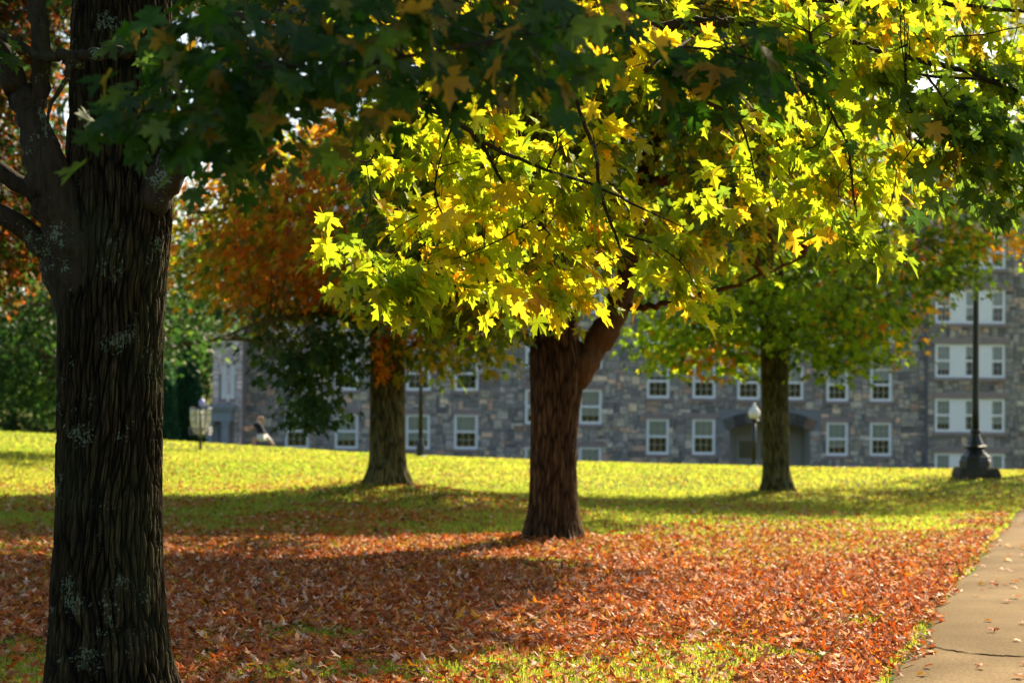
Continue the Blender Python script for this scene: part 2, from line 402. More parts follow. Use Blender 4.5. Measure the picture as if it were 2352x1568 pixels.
out = N(n, 'ShaderNodeOutputMaterial'); l.new(b.outputs[0], out.inputs[0])
tag(pth.build('path', m, smooth=True), 'tan concrete footpath with a dark crack', kind='structure')
# the crack across it: a thin dark wandering seam lying on the concrete
crk = MB()
for seed, (c0, c1) in enumerate((((2075, 1492), (2360, 1521)),)):
    a, b_ = ghit(*c0), ghit(*c1); k = 60; t = np.linspace(0, 1, k)
    wv = np.cumsum(rng.normal(0, 0.012, k)); wv -= wv[0] + (wv[-1] - wv[0]) * t
    q = a[None] * (1 - t[:, None]) + b_[None] * t[:, None]; q[:, 0] += pd_[0] * wv; q[:, 1] += pd_[1] * wv
    wd = 0.014 * (0.35 + vn(t * 9, 4.2 + seed)); off = np.stack([pd_[0] * wd, pd_[1] * wd, 0 * wd], 1)
    q[:, 2] = zg(q[:, 0], q[:, 1]) + 0.034
    V = np.concatenate([q - off, q + off]); ii = np.arange(k - 1)
    crk.add(V, np.stack([ii, ii + 1, ii + 1 + k, ii + k], 1))
tag(crk.build('path_crack', M['crack']), 'dark crack running across the concrete footpath', kind='structure')

# ------------------------------------------------------------------ the stone hall
BY = 100.0
def bx(px, Y=BY): return float(P(px, 960, Y)[0])
def bz(px, py, Y=BY): return float(P(px, py, Y)[2])
Z_BASE = -6.2
Z_MAIN = bz(1300, 585); Z_WING = bz(2240, 470)
hall = empty('stone_hall', (bx(1300), BY, -5.5), 'long grey stone hall with rows of white sash windows behind the lawn', 'building')
srng = np.random.default_rng(21)
PAL = np.array([(.050, .058, .070), (.075, .084, .098), (.105, .115, .128), (.14, .148, .15), (.18, .185, .18), (.12, .13, .115), (.20, .155, .13), (.16, .115, .10), (.23, .20, .165), (.04, .045, .055), (.11, .075, .06)])
PAL = (PAL * .78 + PAL.mean(0) * .22) * [1.19, 1.0, .79]
PALW = np.array([.16, .2, .19, .12, .06, .07, .06, .04, .05, .04, .01])
def stones(mb, x0, x1, z0, z1, Y, holes, cell=0.15, pal=PAL, palw=PALW):
    """random ashlar: stones of 1-4 by 1-3 cells, a little proud of the mortar bed, clear of the openings"""
    nx, nz = int((x1 - x0) / cell), int((z1 - z0) / cell)
    cx, cz = (x1 - x0) / nx, (z1 - z0) / nz
    used = np.zeros((nx, nz), bool)
    V, F, Cc = [], [], []; nb = 0
    for iz in range(nz):
        for ix in range(nx):
            if used[ix, iz]: continue
            wv = int(srng.choice([1, 2, 3, 4, 5], p=[.14, .34, .28, .16, .08])); hv = int(srng.choice([1, 2, 3], p=[.38, .42, .2]))
            wv = min(wv, nx - ix); hv = min(hv, nz - iz)
            while used[ix:ix + wv, iz].any(): wv -= 1
            used[ix:ix + wv, iz:iz + hv] = True
            a0, a1, c0, c1 = x0 + ix * cx, x0 + (ix + wv) * cx, z0 + iz * cz, z0 + (iz + hv) * cz
            g_ = 0.012 + 0.012 * srng.random(); a0 += g_; a1 -= g_; c0 += g_; c1 -= g_
            ok = True
            for (h0, h1, k0, k1) in holes:
                if a0 < h1 and a1 > h0 and c0 < k1 and c1 > k0:
                    opts = [(h0 - a0, (a0, h0 - .01, c0, c1)), (a1 - h1, (h1 + .01, a1, c0, c1)), (k0 - c0, (a0, a1, c0, k0 - .01)), (c1 - k1, (a0, a1, k1 + .01, c1))]
                    s, r = max(opts, key=lambda t: t[0])
                    if s < 0.05: ok = False; break
                    a0, a1, c0, c1 = r
            if not ok: continue
            d = 0.025 + 0.035 * srng.random(); b = 0.02
            j = lambda: srng.normal(0, .008)
            fr = [(a0 + b + j(), Y - d, c0 + b + j()), (a1 - b + j(), Y - d, c0 + b + j()), (a1 - b + j(), Y - d, c1 - b + j()), (a0 + b + j(), Y - d, c1 - b + j())]
            bk = [(a0, Y, c0), (a1, Y, c0), (a1, Y, c1), (a0, Y, c1)]
            V += fr + bk
            F += [(nb, nb + 1, nb + 2, nb + 3)] + [(nb + 4 + k, nb + 4 + (k + 1) % 4, nb + (k + 1) % 4, nb + k) for k in range(4)]
            col = pal[srng.choice(len(pal), p=palw / palw.sum())] * srng.uniform(2.4, 3.9)
            Cc += [col] * 8; nb += 8
    mb.add(V, np.array(F), np.array(Cc))

def wall_sheet(mb, x0, x1, z0, z1, Y, holes, depth=0.32):
    xs = sorted({x0, x1, *[h for r in holes for h in r[:2]]}); zs = sorted({z0, z1, *[h for r in holes for h in r[2:]]})
    for a, b_ in zip(xs[:-1], xs[1:]):
        for c, d in zip(zs[:-1], zs[1:]):
            mx_, mz_ = (a + b_) / 2, (c + d) / 2
            if any(h[0] < mx_ < h[1] and h[2] < mz_ < h[3] for h in holes): continue
            mb.add([(a, Y, c), (b_, Y, c), (b_, Y, d), (a, Y, d)], np.array([(0, 1, 2, 3)]))
    for (a, b_, c, d) in holes:
        y2 = Y + depth
        mb.add([(a, Y, c), (b_, Y, c), (b_, Y, d), (a, Y, d), (a, y2, c), (b_, y2, c), (b_, y2, d), (a, y2, d)], np.array([(0, 1, 5, 4), (1, 2, 6, 5), (2, 3, 7, 6), (3, 0, 4, 7)]))

def window(x0, x1, z0, z1, Y, trim=True, sashw=2):
    f = MB(); t = 0.13; yb = Y + 0.10
    f.box(x0, x0 + t, Y + .02, yb + .06, z0, z1); f.box(x1 - t, x1, Y + .02, yb + .06, z0, z1)
    f.box(x0 + t, x1 - t, Y + .022, yb + .06, z1 - t, z1); f.box(x0 + t, x1 - t, Y + .018, yb + .06, z0, z0 + t)
    zm = z0 + (z1 - z0) * 0.5
    f.box(x0 + t, x1 - t, Y + .03, yb + .05, zm - .055, zm + .055)
    ia, ib = x0 + t, x1 - t
    for lo, hi in ((z0 + t, zm - .055), (zm + .055, z1 - t)):
        for k in range(1, sashw + 1):
            xx = ia + (ib - ia) * k / (sashw + 1); f.box(xx - .006, xx + .006, Y + .07, yb, lo, hi)
        for k in (1,):
            zz = lo + (hi - lo) * k / 2; f.box(ia, ib, Y + .072, yb - .002, zz - .006, zz + .006)
    fo = f.build('window', M['white'], hall)
    p = MB(); p.add([(ia, yb + .01, z0 + t), (ib, yb + .01, z0 + t), (ib, yb + .01, z1 - t), (ia, yb + .01, z1 - t)], np.array([(0, 1, 2, 3)]))
    p.build('pane', M['glass'], fo)
    drop = srng.choice([0.35, 0.5, 0.5, 0.52, 0.8], p=[.2, .3, .2, .15, .15]); hz = (z1 - z0 - 2 * t)
    bl = MB(); zb = z1 - t - hz * drop
    ns = max(3, int(hz * drop / .06))
    for k in range(ns):
        zz = zb + (z1 - t - zb) * k / ns
        bl.add([(ia, yb + .03, zz), (ib, yb + .03, zz), (ib, yb + .05, zz + .055), (ia, yb + .05, zz + .055)], np.array([(0, 1, 2, 3)]))
    bl.build('blind', M['blind'], fo)
    if trim:
        q = MB(); q.box(x0 - .18, x1 + .18, Y - .09, Y + .02, z1 + .003, z1 + .26); q.build('lintel', M['trim'], fo)
        q = MB(); q.box(x0 - .10, x1 + .10, Y - .12, Y + .02, z0 - .17, z0 - .003); q.build('sill', M['trim'], fo)
    return fo

cols = dict(A=(655, 710), B=(769, 823), Cc=(932, 988), D=(1043, 1098), E=(1206, 1258), F=(1330, 1382), G=(1485, 1537), H=(1590, 1643), I=(1693, 1745), J=(1796, 1845), K=(1898, 1948), L=(1998, 2048))
rows = [('A', 'B', 'Cc', 'D', [(950, 1030), (817, 896), (684, 763)]), ('E', 'F', [(1025, 1104), (893, 973), (765, 845), (640, 718)]),
        ('G', 'H', [(961, 1043), (836, 914), (711, 790)]), ('I', 'J', [(839, 917), (715, 793)]), ('K', 'L', [(969, 1046), (845, 921), (720, 797)])]
wins = []
for r in rows:
    for c in r[:-1]:
        for (ya, yb) in r[-1]:
            a, b_ = cols[c]; mid = sum(cols[k][0] for k in r[:-1]) / len(r[:-1])
            wins.append((bx(a), bx(b_), bz(a * .5 + mid * .5, yb), bz(a * .5 + mid * .5, ya)))
arch = (bx(1676), bx(1860), -5.6, bz(1768, 968))
X0, X1 = bx(548), bx(2131)
holes = wins + [arch]
mb = MB(); wall_sheet(mb, X0, X1, Z_BASE, Z_MAIN, BY, holes); mb.build('mortar_bed', M['mortar'], hall)
mb = MB()
arch_clear = (arch[0] - .55, arch[1] + .55, arch[2], arch[3] + .62)
stones(mb, X0, X1, Z_BASE, Z_MAIN, BY, wins + [arch_clear])
stones(mb, arch_clear[0], arch[0] - .01, Z_BASE, arch[3] - .45, BY, []); stones(mb, arch[1] + .01, arch_clear[1], Z_BASE, arch[3] - .45, BY, [])
mb.build('wall', M['stone'], hall)
for wr in wins: window(*wr, BY)
# arched entrance: spandrels, voussoirs and the sheltered porch behind
ax0, ax1 = arch[:2]; zt = arch[3]; rise = 0.42; hw = (ax1 - ax0) / 2; R_ = (hw * hw + rise * rise) / (2 * rise); xc = (ax0 + ax1) / 2; zc_ = zt - R_
a_ = math.asin(hw / R_); th = np.linspace(-a_, a_, 25)
ai = np.stack([xc + R_ * np.sin(th), zc_ + R_ * np.cos(th)], 1)
mb = MB()
for k in range(24):
    (p0, q0), (p1, q1) = ai[k], ai[k + 1]
    V = [(p0, BY - .002, q0), (p1, BY - .002, q1), (p1, BY - .002, zt + .02), (p0, BY - .002, zt + .02), (p0, BY + .5, q0), (p1, BY + .5, q1)]
    mb.add(V, np.array([(0, 1, 2, 3), (0, 4, 5, 1)]))
mb.build('spandrel', M['mortar'], hall)
mb = MB(); nv = 9; tv = np.linspace(-a_ * 1.06, a_ * 1.06, nv + 1)
for k in range(nv):
    t0, t1 = tv[k] + .004, tv[k + 1] - .004; q = []
    for yy in (BY - .075, BY + .02):
        for (tt, rr) in ((t0, R_), (t1, R_), (t1, R_ + .58), (t0, R_ + .58)): q.append((xc + rr * math.sin(tt), yy, zc_ + rr * math.cos(tt)))
    mb.add(q, np.array([(0, 1, 2, 3), (0, 4, 5, 1), (1, 5, 6, 2), (2, 6, 7, 3), (3, 7, 4, 0)]), PAL[srng.choice([0, 1, 2, 6, 9])])
mb.build('arch', M['stone'], hall)
py_ = BY + 2.6
mb = MB()
mb.add([(ax0, BY + .3, -5.6), (ax0, py_, -5.6), (ax0, py_, zt + .1), (ax0, BY + .3, zt + .1)], np.array([(0, 1, 2, 3)]))
mb.add([(ax1, BY + .3, -5.6), (ax1, py_, -5.6), (ax1, py_, zt + .1), (ax1, BY + .3, zt + .1)], np.array([(3, 2, 1, 0)]))
mb.add([(ax0, py_, -5.6), (ax1, py_, -5.6), (ax1, py_, zt + .1), (ax0, py_, zt + .1)], np.array([(0, 1, 2, 3)]))
mb.add([(ax0, BY + .3, zt + .05), (ax1, BY + .3, zt + .05), (ax1, py_, zt + .05), (ax0, py_, zt + .05)], np.array([(3, 2, 1, 0)]))
for k in range(22):
    zz = -5.4 + k * .22; mb.box(ax1 - .02, ax1 - .004, BY + .3, py_ - .01, zz, zz + .19); mb.box(ax0 + .004, ax0 + .02, BY + .3, py_ - .01, zz, zz + .19)
mb.box(ax0 + .02, ax1 - .02, py_ - .10, py_ - .01, bz(1768, 998) - .05, bz(1768, 998) + .05)
mb.build('porch', M['siding'], hall)
def door(x0, x1, zl, zh, Y, mat, rowsn=2):
    d = MB(); s = .16
    d.box(x0, x0 + s, Y - .06, Y, zl, zh); d.box(x1 - s, x1, Y - .06, Y, zl, zh)
    zs = np.linspace(zl, zh, rowsn + 1)
    for k, z_ in enumerate(zs): d.box(x0 + s, x1 - s, Y - .058, Y - .002, max(zl, z_ - .22), min(zh, z_ + .22))
    do = d.build('door', mat, hall); p = MB()
    for a, b_ in zip(zs[:-1], zs[1:]): p.add([(x0 + s, Y - .03, a + .2), (x1 - s, Y - .03, a + .2), (x1 - s, Y - .03, b_ - .2), (x0 + s, Y - .03, b_ - .2)], np.array([(0, 1, 2, 3)]))
    p.build('pane', M['doorglass'], do)
    h = MB(); h.box(x1 - .12, x1 - .07, Y - .11, Y - .06, (zl + zh) / 2 - .2, (zl + zh) / 2 - .02); h.build('handle', M['iron'], do)
door(bx(1690, py_), bx(1738, py_), -5.2, bz(1740, 1003, py_), py_ - .012, M['siding'], 3)
door(bx(1740, py_), bx(1788, py_), -5.2, bz(1740, 1003, py_), py_ - .012, M['siding'], 3)
# projecting wing on the right with triple windows
WY = 99.3; WX0, WX1 = bx(2131, WY), bx(2480, WY)
whole, single = [], []
for (ya, yb) in ((540, 617), (665, 743), (790, 867), (915, 992), (1040, 1118)):
    for off in (0,):
        whole.append((bx(2147 + off, WY), bx(2308 + off, WY), bz(2230, yb, WY), bz(2230, ya, WY)))
mb = MB(); wall_sheet(mb, WX0, WX1, Z_BASE, Z_WING, WY, whole)
mb.add([(WX0, WY, Z_BASE), (WX0, BY + 8, Z_BASE), (WX0, BY + 8, Z_WING), (WX0, WY, Z_WING)], np.array([(3, 2, 1, 0)])); mb.build('mortar_bed', M['mortar'], hall)
mb = MB(); stones(mb, WX0, WX1, Z_BASE, Z_WING, WY, whole, pal=PAL * .85); mb.build('wall', M['stone'], hall)
for (a, b_, c, d) in whole:
    W_ = b_ - a; s1 = W_ * 0.246
    for k, xx in enumerate((a, a + W_ * .377, b_ - s1)): wo_ = window(xx, xx + s1, c, d, WY, trim=False, sashw=2)
    for xx, x2 in ((a + s1 + .003, a + W_ * .377 - .003), (a + W_ * .377 + s1 + .003, b_ - s1 - .003)):
        q = MB(); q.box(xx, x2, WY + .04, WY + .2, c, d)
        for kk in range(3): q.box(xx + .1 + kk * .22, xx + .25 + kk * .22, WY + .033, WY + .05, c + .12, d - .12)
        q.build('panel', M['white'], hall)
    q = MB(); q.box(a - .2, b_ + .2, WY - .09, WY + .02, d + .003, d + .3); q.build('lintel', M['trim'], hall)
    q = MB(); q.box(a - .12, b_ + .12, WY - .13, WY + .02, c - .18, c - .003); q.build('sill', M['trim'], hall)
# left pavilion in paler stone with narrow windows and a small portico
LY = 98.4; LX0, LX1 = bx(487, LY), bx(556, LY); ztop = bz(520, 760, LY)
lw = [(bx(508, LY), bx(519, LY), bz(515, 915, LY), bz(515, 838, LY)), (bx(527, LY), bx(538, LY), bz(530, 915, LY), bz(530, 838, LY))]
mb = MB(); wall_sheet(mb, LX0, LX1, Z_BASE, ztop, LY, lw)
mb.add([(LX1, LY, Z_BASE), (LX1, BY, Z_BASE), (LX1, BY, ztop), (LX1, LY, ztop)], np.array([(0, 1, 2, 3)]))
mb.add([(LX0, LY, Z_BASE), (LX0, BY + 9, Z_BASE), (LX0, BY + 9, ztop), (LX0, LY, ztop)], np.array([(3, 2, 1, 0)]))
mb.add([(LX0, LY, ztop), (LX1, LY, ztop), ((LX0 + LX1) / 2, LY, ztop + 1.0)], np.array([(0, 1, 2)]))
mb.build('mortar_bed', M['trim'], hall)
mb = MB(); stones(mb, LX0, LX1, Z_BASE, ztop, LY, lw + [(bx(487, LY), bx(537, LY), -6, bz(500, 928, LY))], pal=np.array([(.26, .215, .19), (.21, .175, .16), (.30, .26, .22), (.17, .15, .14)]), palw=np.array([.4, .3, .2, .1])); mb.build('wall', M['stone'], hall)
for r in lw: window(*r, LY, trim=False, sashw=1)
mb = MB(); e0, e1 = bx(476, LY), bx(536, LY); ze = bz(505, 966, LY); z2 = bz(505, 930, LY)
mb.box(e0, e1, LY - 1.2, LY - .005, ze, z2 - .25); mb.box(e0 - .12, e1 + .12, LY - 1.35, LY - .004, z2 - .25, z2 - .1); mb.box(e0 - .2, e1 + .2, LY - 1.45, LY - .003, z2 - .1, z2)
for xx in (e0 + .12, e1 - .40): mb.box(xx, xx + .30, LY - 1.1, LY - .8, -5, ze); mb.box(xx - .05, xx + .35, LY - 1.15, LY - .75, ze - .2, ze - .002)
mb.build('portico', M['greypaint'], hall)
door(bx(495, LY), bx(512, LY), -4.5, ze - .15, LY - .06, M['greypaint'], 2)
# roofs, dark sheets standing in for the unlit rooms behind the glass
mb = MB(); ov = .5
def roof(mb, x0, x1, y0, y1, z, h):
    ym = (y0 + y1) / 2
    V = [(x0, y0, z), (x1, y0, z), (x1, y1, z), (x0, y1, z), (x0 + 2, ym, z + h), (x1 - 2, ym, z + h)]
    mb.add([(*p[:2], p[2]) for p in V], [np.array([(0, 1, 5, 4), (2, 3, 4, 5), (3, 2, 1, 0)]), np.array([(1, 2, 5), (3, 0, 4)])])
roof(mb, X0 - ov, X1 - .01, BY - ov, BY + 12, Z_MAIN + .004, 3.0); mb.build('roof', M['slate'], hall)
mb = MB(); roof(mb, WX0 - .2, WX1 + ov, WY - ov, BY + 12, Z_WING + .004, 3.2); mb.build('roof', M['slate'], hall)
mb = MB(); roof(mb, LX0 - .2, LX1 + .2, LY - .2, BY + 8, ztop + .004, 1.1); mb.build('roof', M['slate'], hall)
mb = MB()
for (a, b_, yy, z) in ((X0 + .1, ax0 - .2, BY + 1.6, Z_MAIN), (ax1 + .2, X1 - .1, BY + 1.6, Z_MAIN), (WX0 + .1, WX1, WY + 1.6, Z_WING)):
    mb.add([(a, yy, Z_BASE), (b_, yy, Z_BASE), (b_, yy, z - .1), (a, yy, z - .1)], np.array([(0, 1, 2, 3)]))
mb.add([(ax0 - .2, BY + 3.2, zt + .3), (ax1 + .2, BY + 3.2, zt + .3), (ax1 + .2, BY + 3.2, Z_MAIN), (ax0 - .2, BY + 3.2, Z_MAIN)], np.array([(0, 1, 2, 3)]))
mb.add([(X0, BY + 11, Z_BASE), (WX1, BY + 11, Z_BASE), (WX1, BY + 11, Z_MAIN), (X0, BY + 11, Z_MAIN)], np.array([(0, 1, 2, 3)]))
mb.add([(X0, BY, Z_BASE), (X0, BY + 11, Z_BASE), (X0, BY + 11, Z_MAIN), (X0, BY, Z_MAIN)], np.array([(0, 1, 2, 3)]))
mb.build('interior', M['dark'], hall)

# ------------------------------------------------------------------ leaves
HALF = [(0, 0), (.12, -.07), (.26, -.05), (.44, -.02), (.34, .09), (.37, .17), (.24, .22), (.40, .29), (.55, .34), (.49, .43), (.64, .66), (.46, .60), (.40, .69), (.30, .56), (.14, .46), (.14, .62), (.23, .76), (.11, .78), (.06, .88), (0, 1)]
HALF_S = [(0, 0), (.40, -.02), (.22, .22), (.60, .60), (.15, .47), (.20, .75), (0, 1)]
HALF_X = [(0, 0), (.40, .10), (.25, .28), (.58, .62), (.16, .52), (0, 1)]
def template(half):
    h = np.array(half, float); o = np.concatenate([h, (h[1:-1] * [-1, 1])[::-1]])
    V = np.concatenate([[[0, .34]], o]); n = len(o); k = np.arange(n)
    return V, np.stack([np.zeros(n, int), 1 + k, 1 + (k + 1) % n], 1)
T_FULL, T_SIMPLE, T_FAR = template(HALF), template(HALF_S), template(HALF_X)

def add_leaves(mb, tpl, pos, tip, nrm, size, col, fold=0.25, droop=0.3, jag=0.0, stalk=0.0):
    """pos: leaf bases, tip: unit directions base to tip, nrm: unit normals"""
    V, F = tpl; n = len(pos)
    if n == 0: return
    nrm = unit(nrm - tip * (nrm * tip).sum(1, keepdims=True)); s = np.cross(tip, nrm)
    wid = rng.uniform(.88, 1.12, (n, 1)); fo = np.broadcast_to(fold, (n,))[:, None] * rng.uniform(.3, 1.5, (n, 1)); dr = np.broadcast_to(droop, (n,))[:, None] * rng.uniform(.2, 1.6, (n, 1))
    x = V[None, :, 0] * wid; y = np.broadcast_to(V[None, :, 1], (n, len(V)))
    z = fo * np.abs(x) - dr * y * y
    if jag: z = z + jag * np.sin(7 * x + rng.uniform(0, 6, (n, 1))) * rng.uniform(.3, 1, (n, 1)) * (np.abs(x) + y * .5)
    sz = np.broadcast_to(size, (n,))[:, None, None]
    W = pos[:, None] + sz * (x[..., None] * s[:, None] + y[..., None] * tip[:, None] + z[..., None] * nrm[:, None])
    FF = (F[None] + (np.arange(n) * len(V))[:, None, None]).reshape(-1, 3)
    mb.add(W.reshape(-1, 3), FF, np.repeat(np.asarray(col), len(V), 0))
    if stalk:
        b = pos - tip * (stalk * sz[:, 0]) + np.array([0, 0, 1.0]) * (.25 * stalk * sz[:, 0]); wv = s * (0.012 * sz[:, 0])
        Q = np.stack([b - wv, b + wv, pos + wv * .8, pos - wv * .8], 1)
        mb.add(Q.reshape(-1, 3), np.arange(n * 4).reshape(-1, 4), np.repeat(np.asarray(col) * [.9, .6, .5], 4, 0))

GREEN = np.array([.075, .125, .012]); DGREEN = np.array([.026, .058, .012]); FGREEN = np.array([.017, .052, .003]); OLIVE = np.array([.20, .115, .010]); DARKG = np.array([.013, .040, .008]); LIME = np.array([.20, .25, .008]); YELLOW = np.array([.38, .29, .010])  # FGREEN: leaf green darkened to deepen the shade of the foreground sprays
GOLD = np.array([.42, .22, .012]); ORANGE = np.array([.44, .13, .010]); RUST = np.array([.20, .05, .012])
def palette(n, cols, wts):
    wts = np.array(wts, float); k = rng.choice(len(cols), n, p=wts / wts.sum()); k2 = rng.choice(len(cols), n, p=wts / wts.sum()); t = rng.random((n, 1)) * .45
    return (np.array(cols)[k] * (1 - t) + np.array(cols)[k2] * t) * rng.uniform(.75, 1.25, (n, 1))

def leaf_dirs(n, outward, hang=0.55, spread=0.6):
    """tips point outwards and down, upper faces look up and out"""
    o = unit(np.asarray(outward) + rng.normal(0, spread, (n, 3)) * [1, 1, .5])
    tip = unit(o * [1, 1, .6] + np.array([0, 0, -1.0]) * (hang * rng.uniform(.2, 1.7, (n, 1))))
    nrm = unit(np.array([0, 0, 1.0]) + o * .55 + rng.normal(0, .38, (n, 3)))
    return tip, nrm

def leaf_clusters(mb, cen, axis, per, rad, tpl, size, colf, flat=0.5, depth=1.0, **kw):
    n = len(cen) * per; idx = np.repeat(np.arange(len(cen)), per)
    off = rng.normal(0, .55, (n, 3)); off *= np.minimum(1, 1.3 / np.linalg.norm(off, axis=1, keepdims=True))
    off[:, 1] *= depth; off[:, 2] *= flat; off[:, 2] -= .28 * (off[:, 0] ** 2 + off[:, 1] ** 2)
    rr = np.broadcast_to(rad, (len(cen),))[idx][:, None]
    pos = cen[idx] + off * rr
    out = unit(axis[idx] * .6 + off * [1, 1, .2])
    tip, nrm = leaf_dirs(n, out, kw.pop('hang', .55))
    sz = size * rng.uniform(.65, 1.2, n)
    add_leaves(mb, tpl, pos, tip, nrm, sz, colf(pos, idx), **kw)
    return pos

def twigs(mb, nodes, cen, r0, sides=4, r1=None, sag=0.12):
    """a bent twig from the nearest limb node to every cluster"""
    for c in cen:
        d = np.linalg.norm(nodes[:, :3] - c, axis=1) + np.where(nodes[:, 2] > c[2] + .6, .5, 0); k = int(np.argmin(d)); a = nodes[k, :3]
        L = d[k]; mid = (a + c) / 2 + np.array([rng.normal(0, .08), rng.normal(0, .08), sag]) * L
        q = spline([a, mid, c], 3); rr = np.linspace(min(r0, nodes[k, 3] * .8), r1 or r0 * .3, len(q))
        mb.tube(q, rr, sides, cap=False)

def worley(U, V, nu, seed):
    """distances to the two nearest jittered cell points and the nearest cell's own random value, periodic in U"""
    t = np.random.default_rng(seed).random((nu, 256, 3)); iu, iv = np.floor(U).astype(int), np.floor(V).astype(int)
    F1 = np.full(U.shape, 9.0); F2 = np.full(U.shape, 9.0); rid = np.zeros(U.shape)
    for di in (-1, 0, 1):
        for dj in (-1, 0, 1):
            c = t[(iu + di) % nu, (iv + dj) % 256]
            d = np.hypot(iu + di + .1 + .8 * c[..., 0] - U, iv + dj + c[..., 1] - V); m_ = d < F1
            F2 = np.where(m_, F1, np.minimum(F2, d)); rid = np.where(m_, c[..., 2], rid); F1 = np.where(m_, d, F1)
    return F1, F2, rid
def trunk_mesh(px_prof, Y, ground, top=None, sides=48, per=10, ridge=(9, .9, .02), seed=0, flare_under=0.4, vstep=None):
    """px_prof rows: (px, py, half width px). Bark ridges are modelled into the surface."""
    rows_ = []
    for (px, py, hwp) in px_prof:
        q = P(px, py, Y); rows_.append((*q, hwp / FPX * Y))
    rows_ = np.array(rows_); rows_[0, 2] = min(rows_[0, 2], ground - .12)
    if top is not None: rows_ = np.vstack([rows_, top])
    S = spline(rows_, per)
    if vstep:
        cum = np.concatenate([[0], np.cumsum(np.linalg.norm(np.diff(S[:, :3], axis=0), axis=1))]); t = np.concatenate([np.arange(0, min(cum[-1], 4.6), vstep), np.arange(min(cum[-1], 4.6), cum[-1], vstep * 5)])
        S = np.stack([np.interp(t, cum, S[:, k]) for k in range(4)], 1)
    th = np.arange(sides) * 2 * math.pi / sides; fu, fv, dep = ridge
    TH, ZZ = np.meshgrid(th, S[:, 2], indexing='xy')
    u = TH / (2 * math.pi)
    per_ = fu
    warp = (VN(seed + 1)(u * 4, ZZ * 1.3, seed, per=4) - .5)
    un = u + warp * .05 + (VN(seed + 9)(u * 11, ZZ * 4.5, 7.7, per=11) - .5) * .024 + (VN(seed + 13)(u * 26, ZZ * 11, 3.7, per=26) - .5) * .012
    un = un % 1.0
    F1, F2, rid = worley(un * per_, ZZ * fv, per_, seed + 2); G1, G2, _r = worley(un * per_ * 2, ZZ * fv * 2.3, per_ * 2, seed + 5)
    groove = np.clip((F2 - F1) / .34, 0, 1); fine = np.clip((G2 - G1) / .4, 0, 1)
    a = VN(seed + 2)(un * per_, ZZ * fv, 1.5, per=per_); b = VN(seed + 3)(un * per_ * 2, ZZ * fv * 2.1, 3.5, per=per_ * 2); c = VN(seed + 4)(un * 64, ZZ * fv * 6, 5.5, per=64)
    ri = 1 - np.abs(2 * a - 1); rb = 1 - np.abs(2 * b - 1)
    h = -dep * (1 - groove) ** 1.5 - dep * .55 * (1 - fine) ** 2 + dep * .5 * (rid - .5) + dep * .25 * (c - .5)
    lump = (VN(seed + 7)(u * 3, ZZ * .9, 2.2, per=3) - .5) * .06
    base = np.clip(1 - (S[:, 2] - ground) / .5, 0, 1)[:, None] ** 2
    fl = .16 * base * (.5 + np.cos(TH * 5 + seed) * .5)
    rad = S[:, 3:4] * (1 + lump + fl) + h * np.clip(S[:, 3:4] / .2, .25, 1)
    V = np.stack([S[:, 0:1] + rad * np.cos(TH), S[:, 1:2] + rad * np.sin(TH), ZZ], 2)
    mb = MB(); n = len(S)
    i, j = np.meshgrid(np.arange(n - 1), np.arange(sides), indexing='ij'); i = i.ravel(); j = j.ravel(); j2 = (j + 1) % sides
    shade = (.10 + .95 * groove) * (.5 + .5 * fine) * (.65 + .7 * rid)       # furrow shade put into the colour; weathered tone differs per plate
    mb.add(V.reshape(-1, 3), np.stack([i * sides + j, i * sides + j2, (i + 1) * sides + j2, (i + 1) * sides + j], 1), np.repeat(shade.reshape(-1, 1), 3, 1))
    return mb, S

def limb_px(mb, pts, sides=8, per=6, wob=0.006, col=None, root=None):
    """pts rows (px, py, Y, radius)"""
    q = [(*P(a, b, c), r) for a, b, c, r in pts]
    if root is not None: q = [tuple(root)] + q
    S = spline(q, per); S[:, :3] += rng.normal(0, wob, (len(S), 3)) * np.clip(S[:, 3:4] / .02, .3, 1)
    mb.tube(S[:, :3], np.maximum(S[:, 3], .0015) * rng.uniform(.92, 1.1, len(S)), sides, col)
    return S

# ------------------------------------------------------------------ the near maple on the left
TY = 9.1
base1 = np.array([*P(255, 1600, TY)[:2], 0]); base1[2] = float(zg(base1[0], base1[1]))
near = empty('maple_tree', base1, 'big furrowed maple at the left with lichen on its bark and a long low limb', 'tree')
y0b = 1690
prof1 = [(252, y0b, 190), (252, 1640, 165), (253, 1568, 148), (248, 1400, 133), (249, 1200, 122), (251, 1000, 121), (254, 800, 121), (262, 640, 122), (274, 480, 124), (278, 340, 122), (280, 200, 117), (282, 0, 113)]
tp = P(285, -200, TY)
mb, S1 = trunk_mesh(prof1, TY, base1[2], top=[(tp[0], TY + .1, tp[2] + .4, .2), (tp[0] + .1, TY + .2, 6.5, .15), (tp[0], TY, 9.5, .07)], sides=620, ridge=(56, 3.6, .017), seed=11, vstep=.008)
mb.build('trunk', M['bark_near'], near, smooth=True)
N1 = [S1[::12]]
def limb(name, pts, parent, sides=9, mat='bark_limb', root=None, **k):
    if name == 'branch': return limb_px(BR, pts, sides=sides, root=root, **k)
    mb = MB(); S = limb_px(mb, pts, sides=sides, root=root, **k); mb.build(name, M[mat], parent, smooth=True); return S
BR = MB()
N1.append(limb('limb', [(215, 760, 9.1, .10), (150, 640, 9.05, .095), (100, 560, 9.0, .055), (0, 492, 8.9, .042), (-130, 430, 8.8, .036)], near, 14))
N1.append(limb('limb', [(200, 620, 9.1, .09), (140, 520, 9.05, .07), (100, 462, 9.0, .05), (0, 388, 8.95, .04), (-150, 290, 8.9, .04)], near, 14))
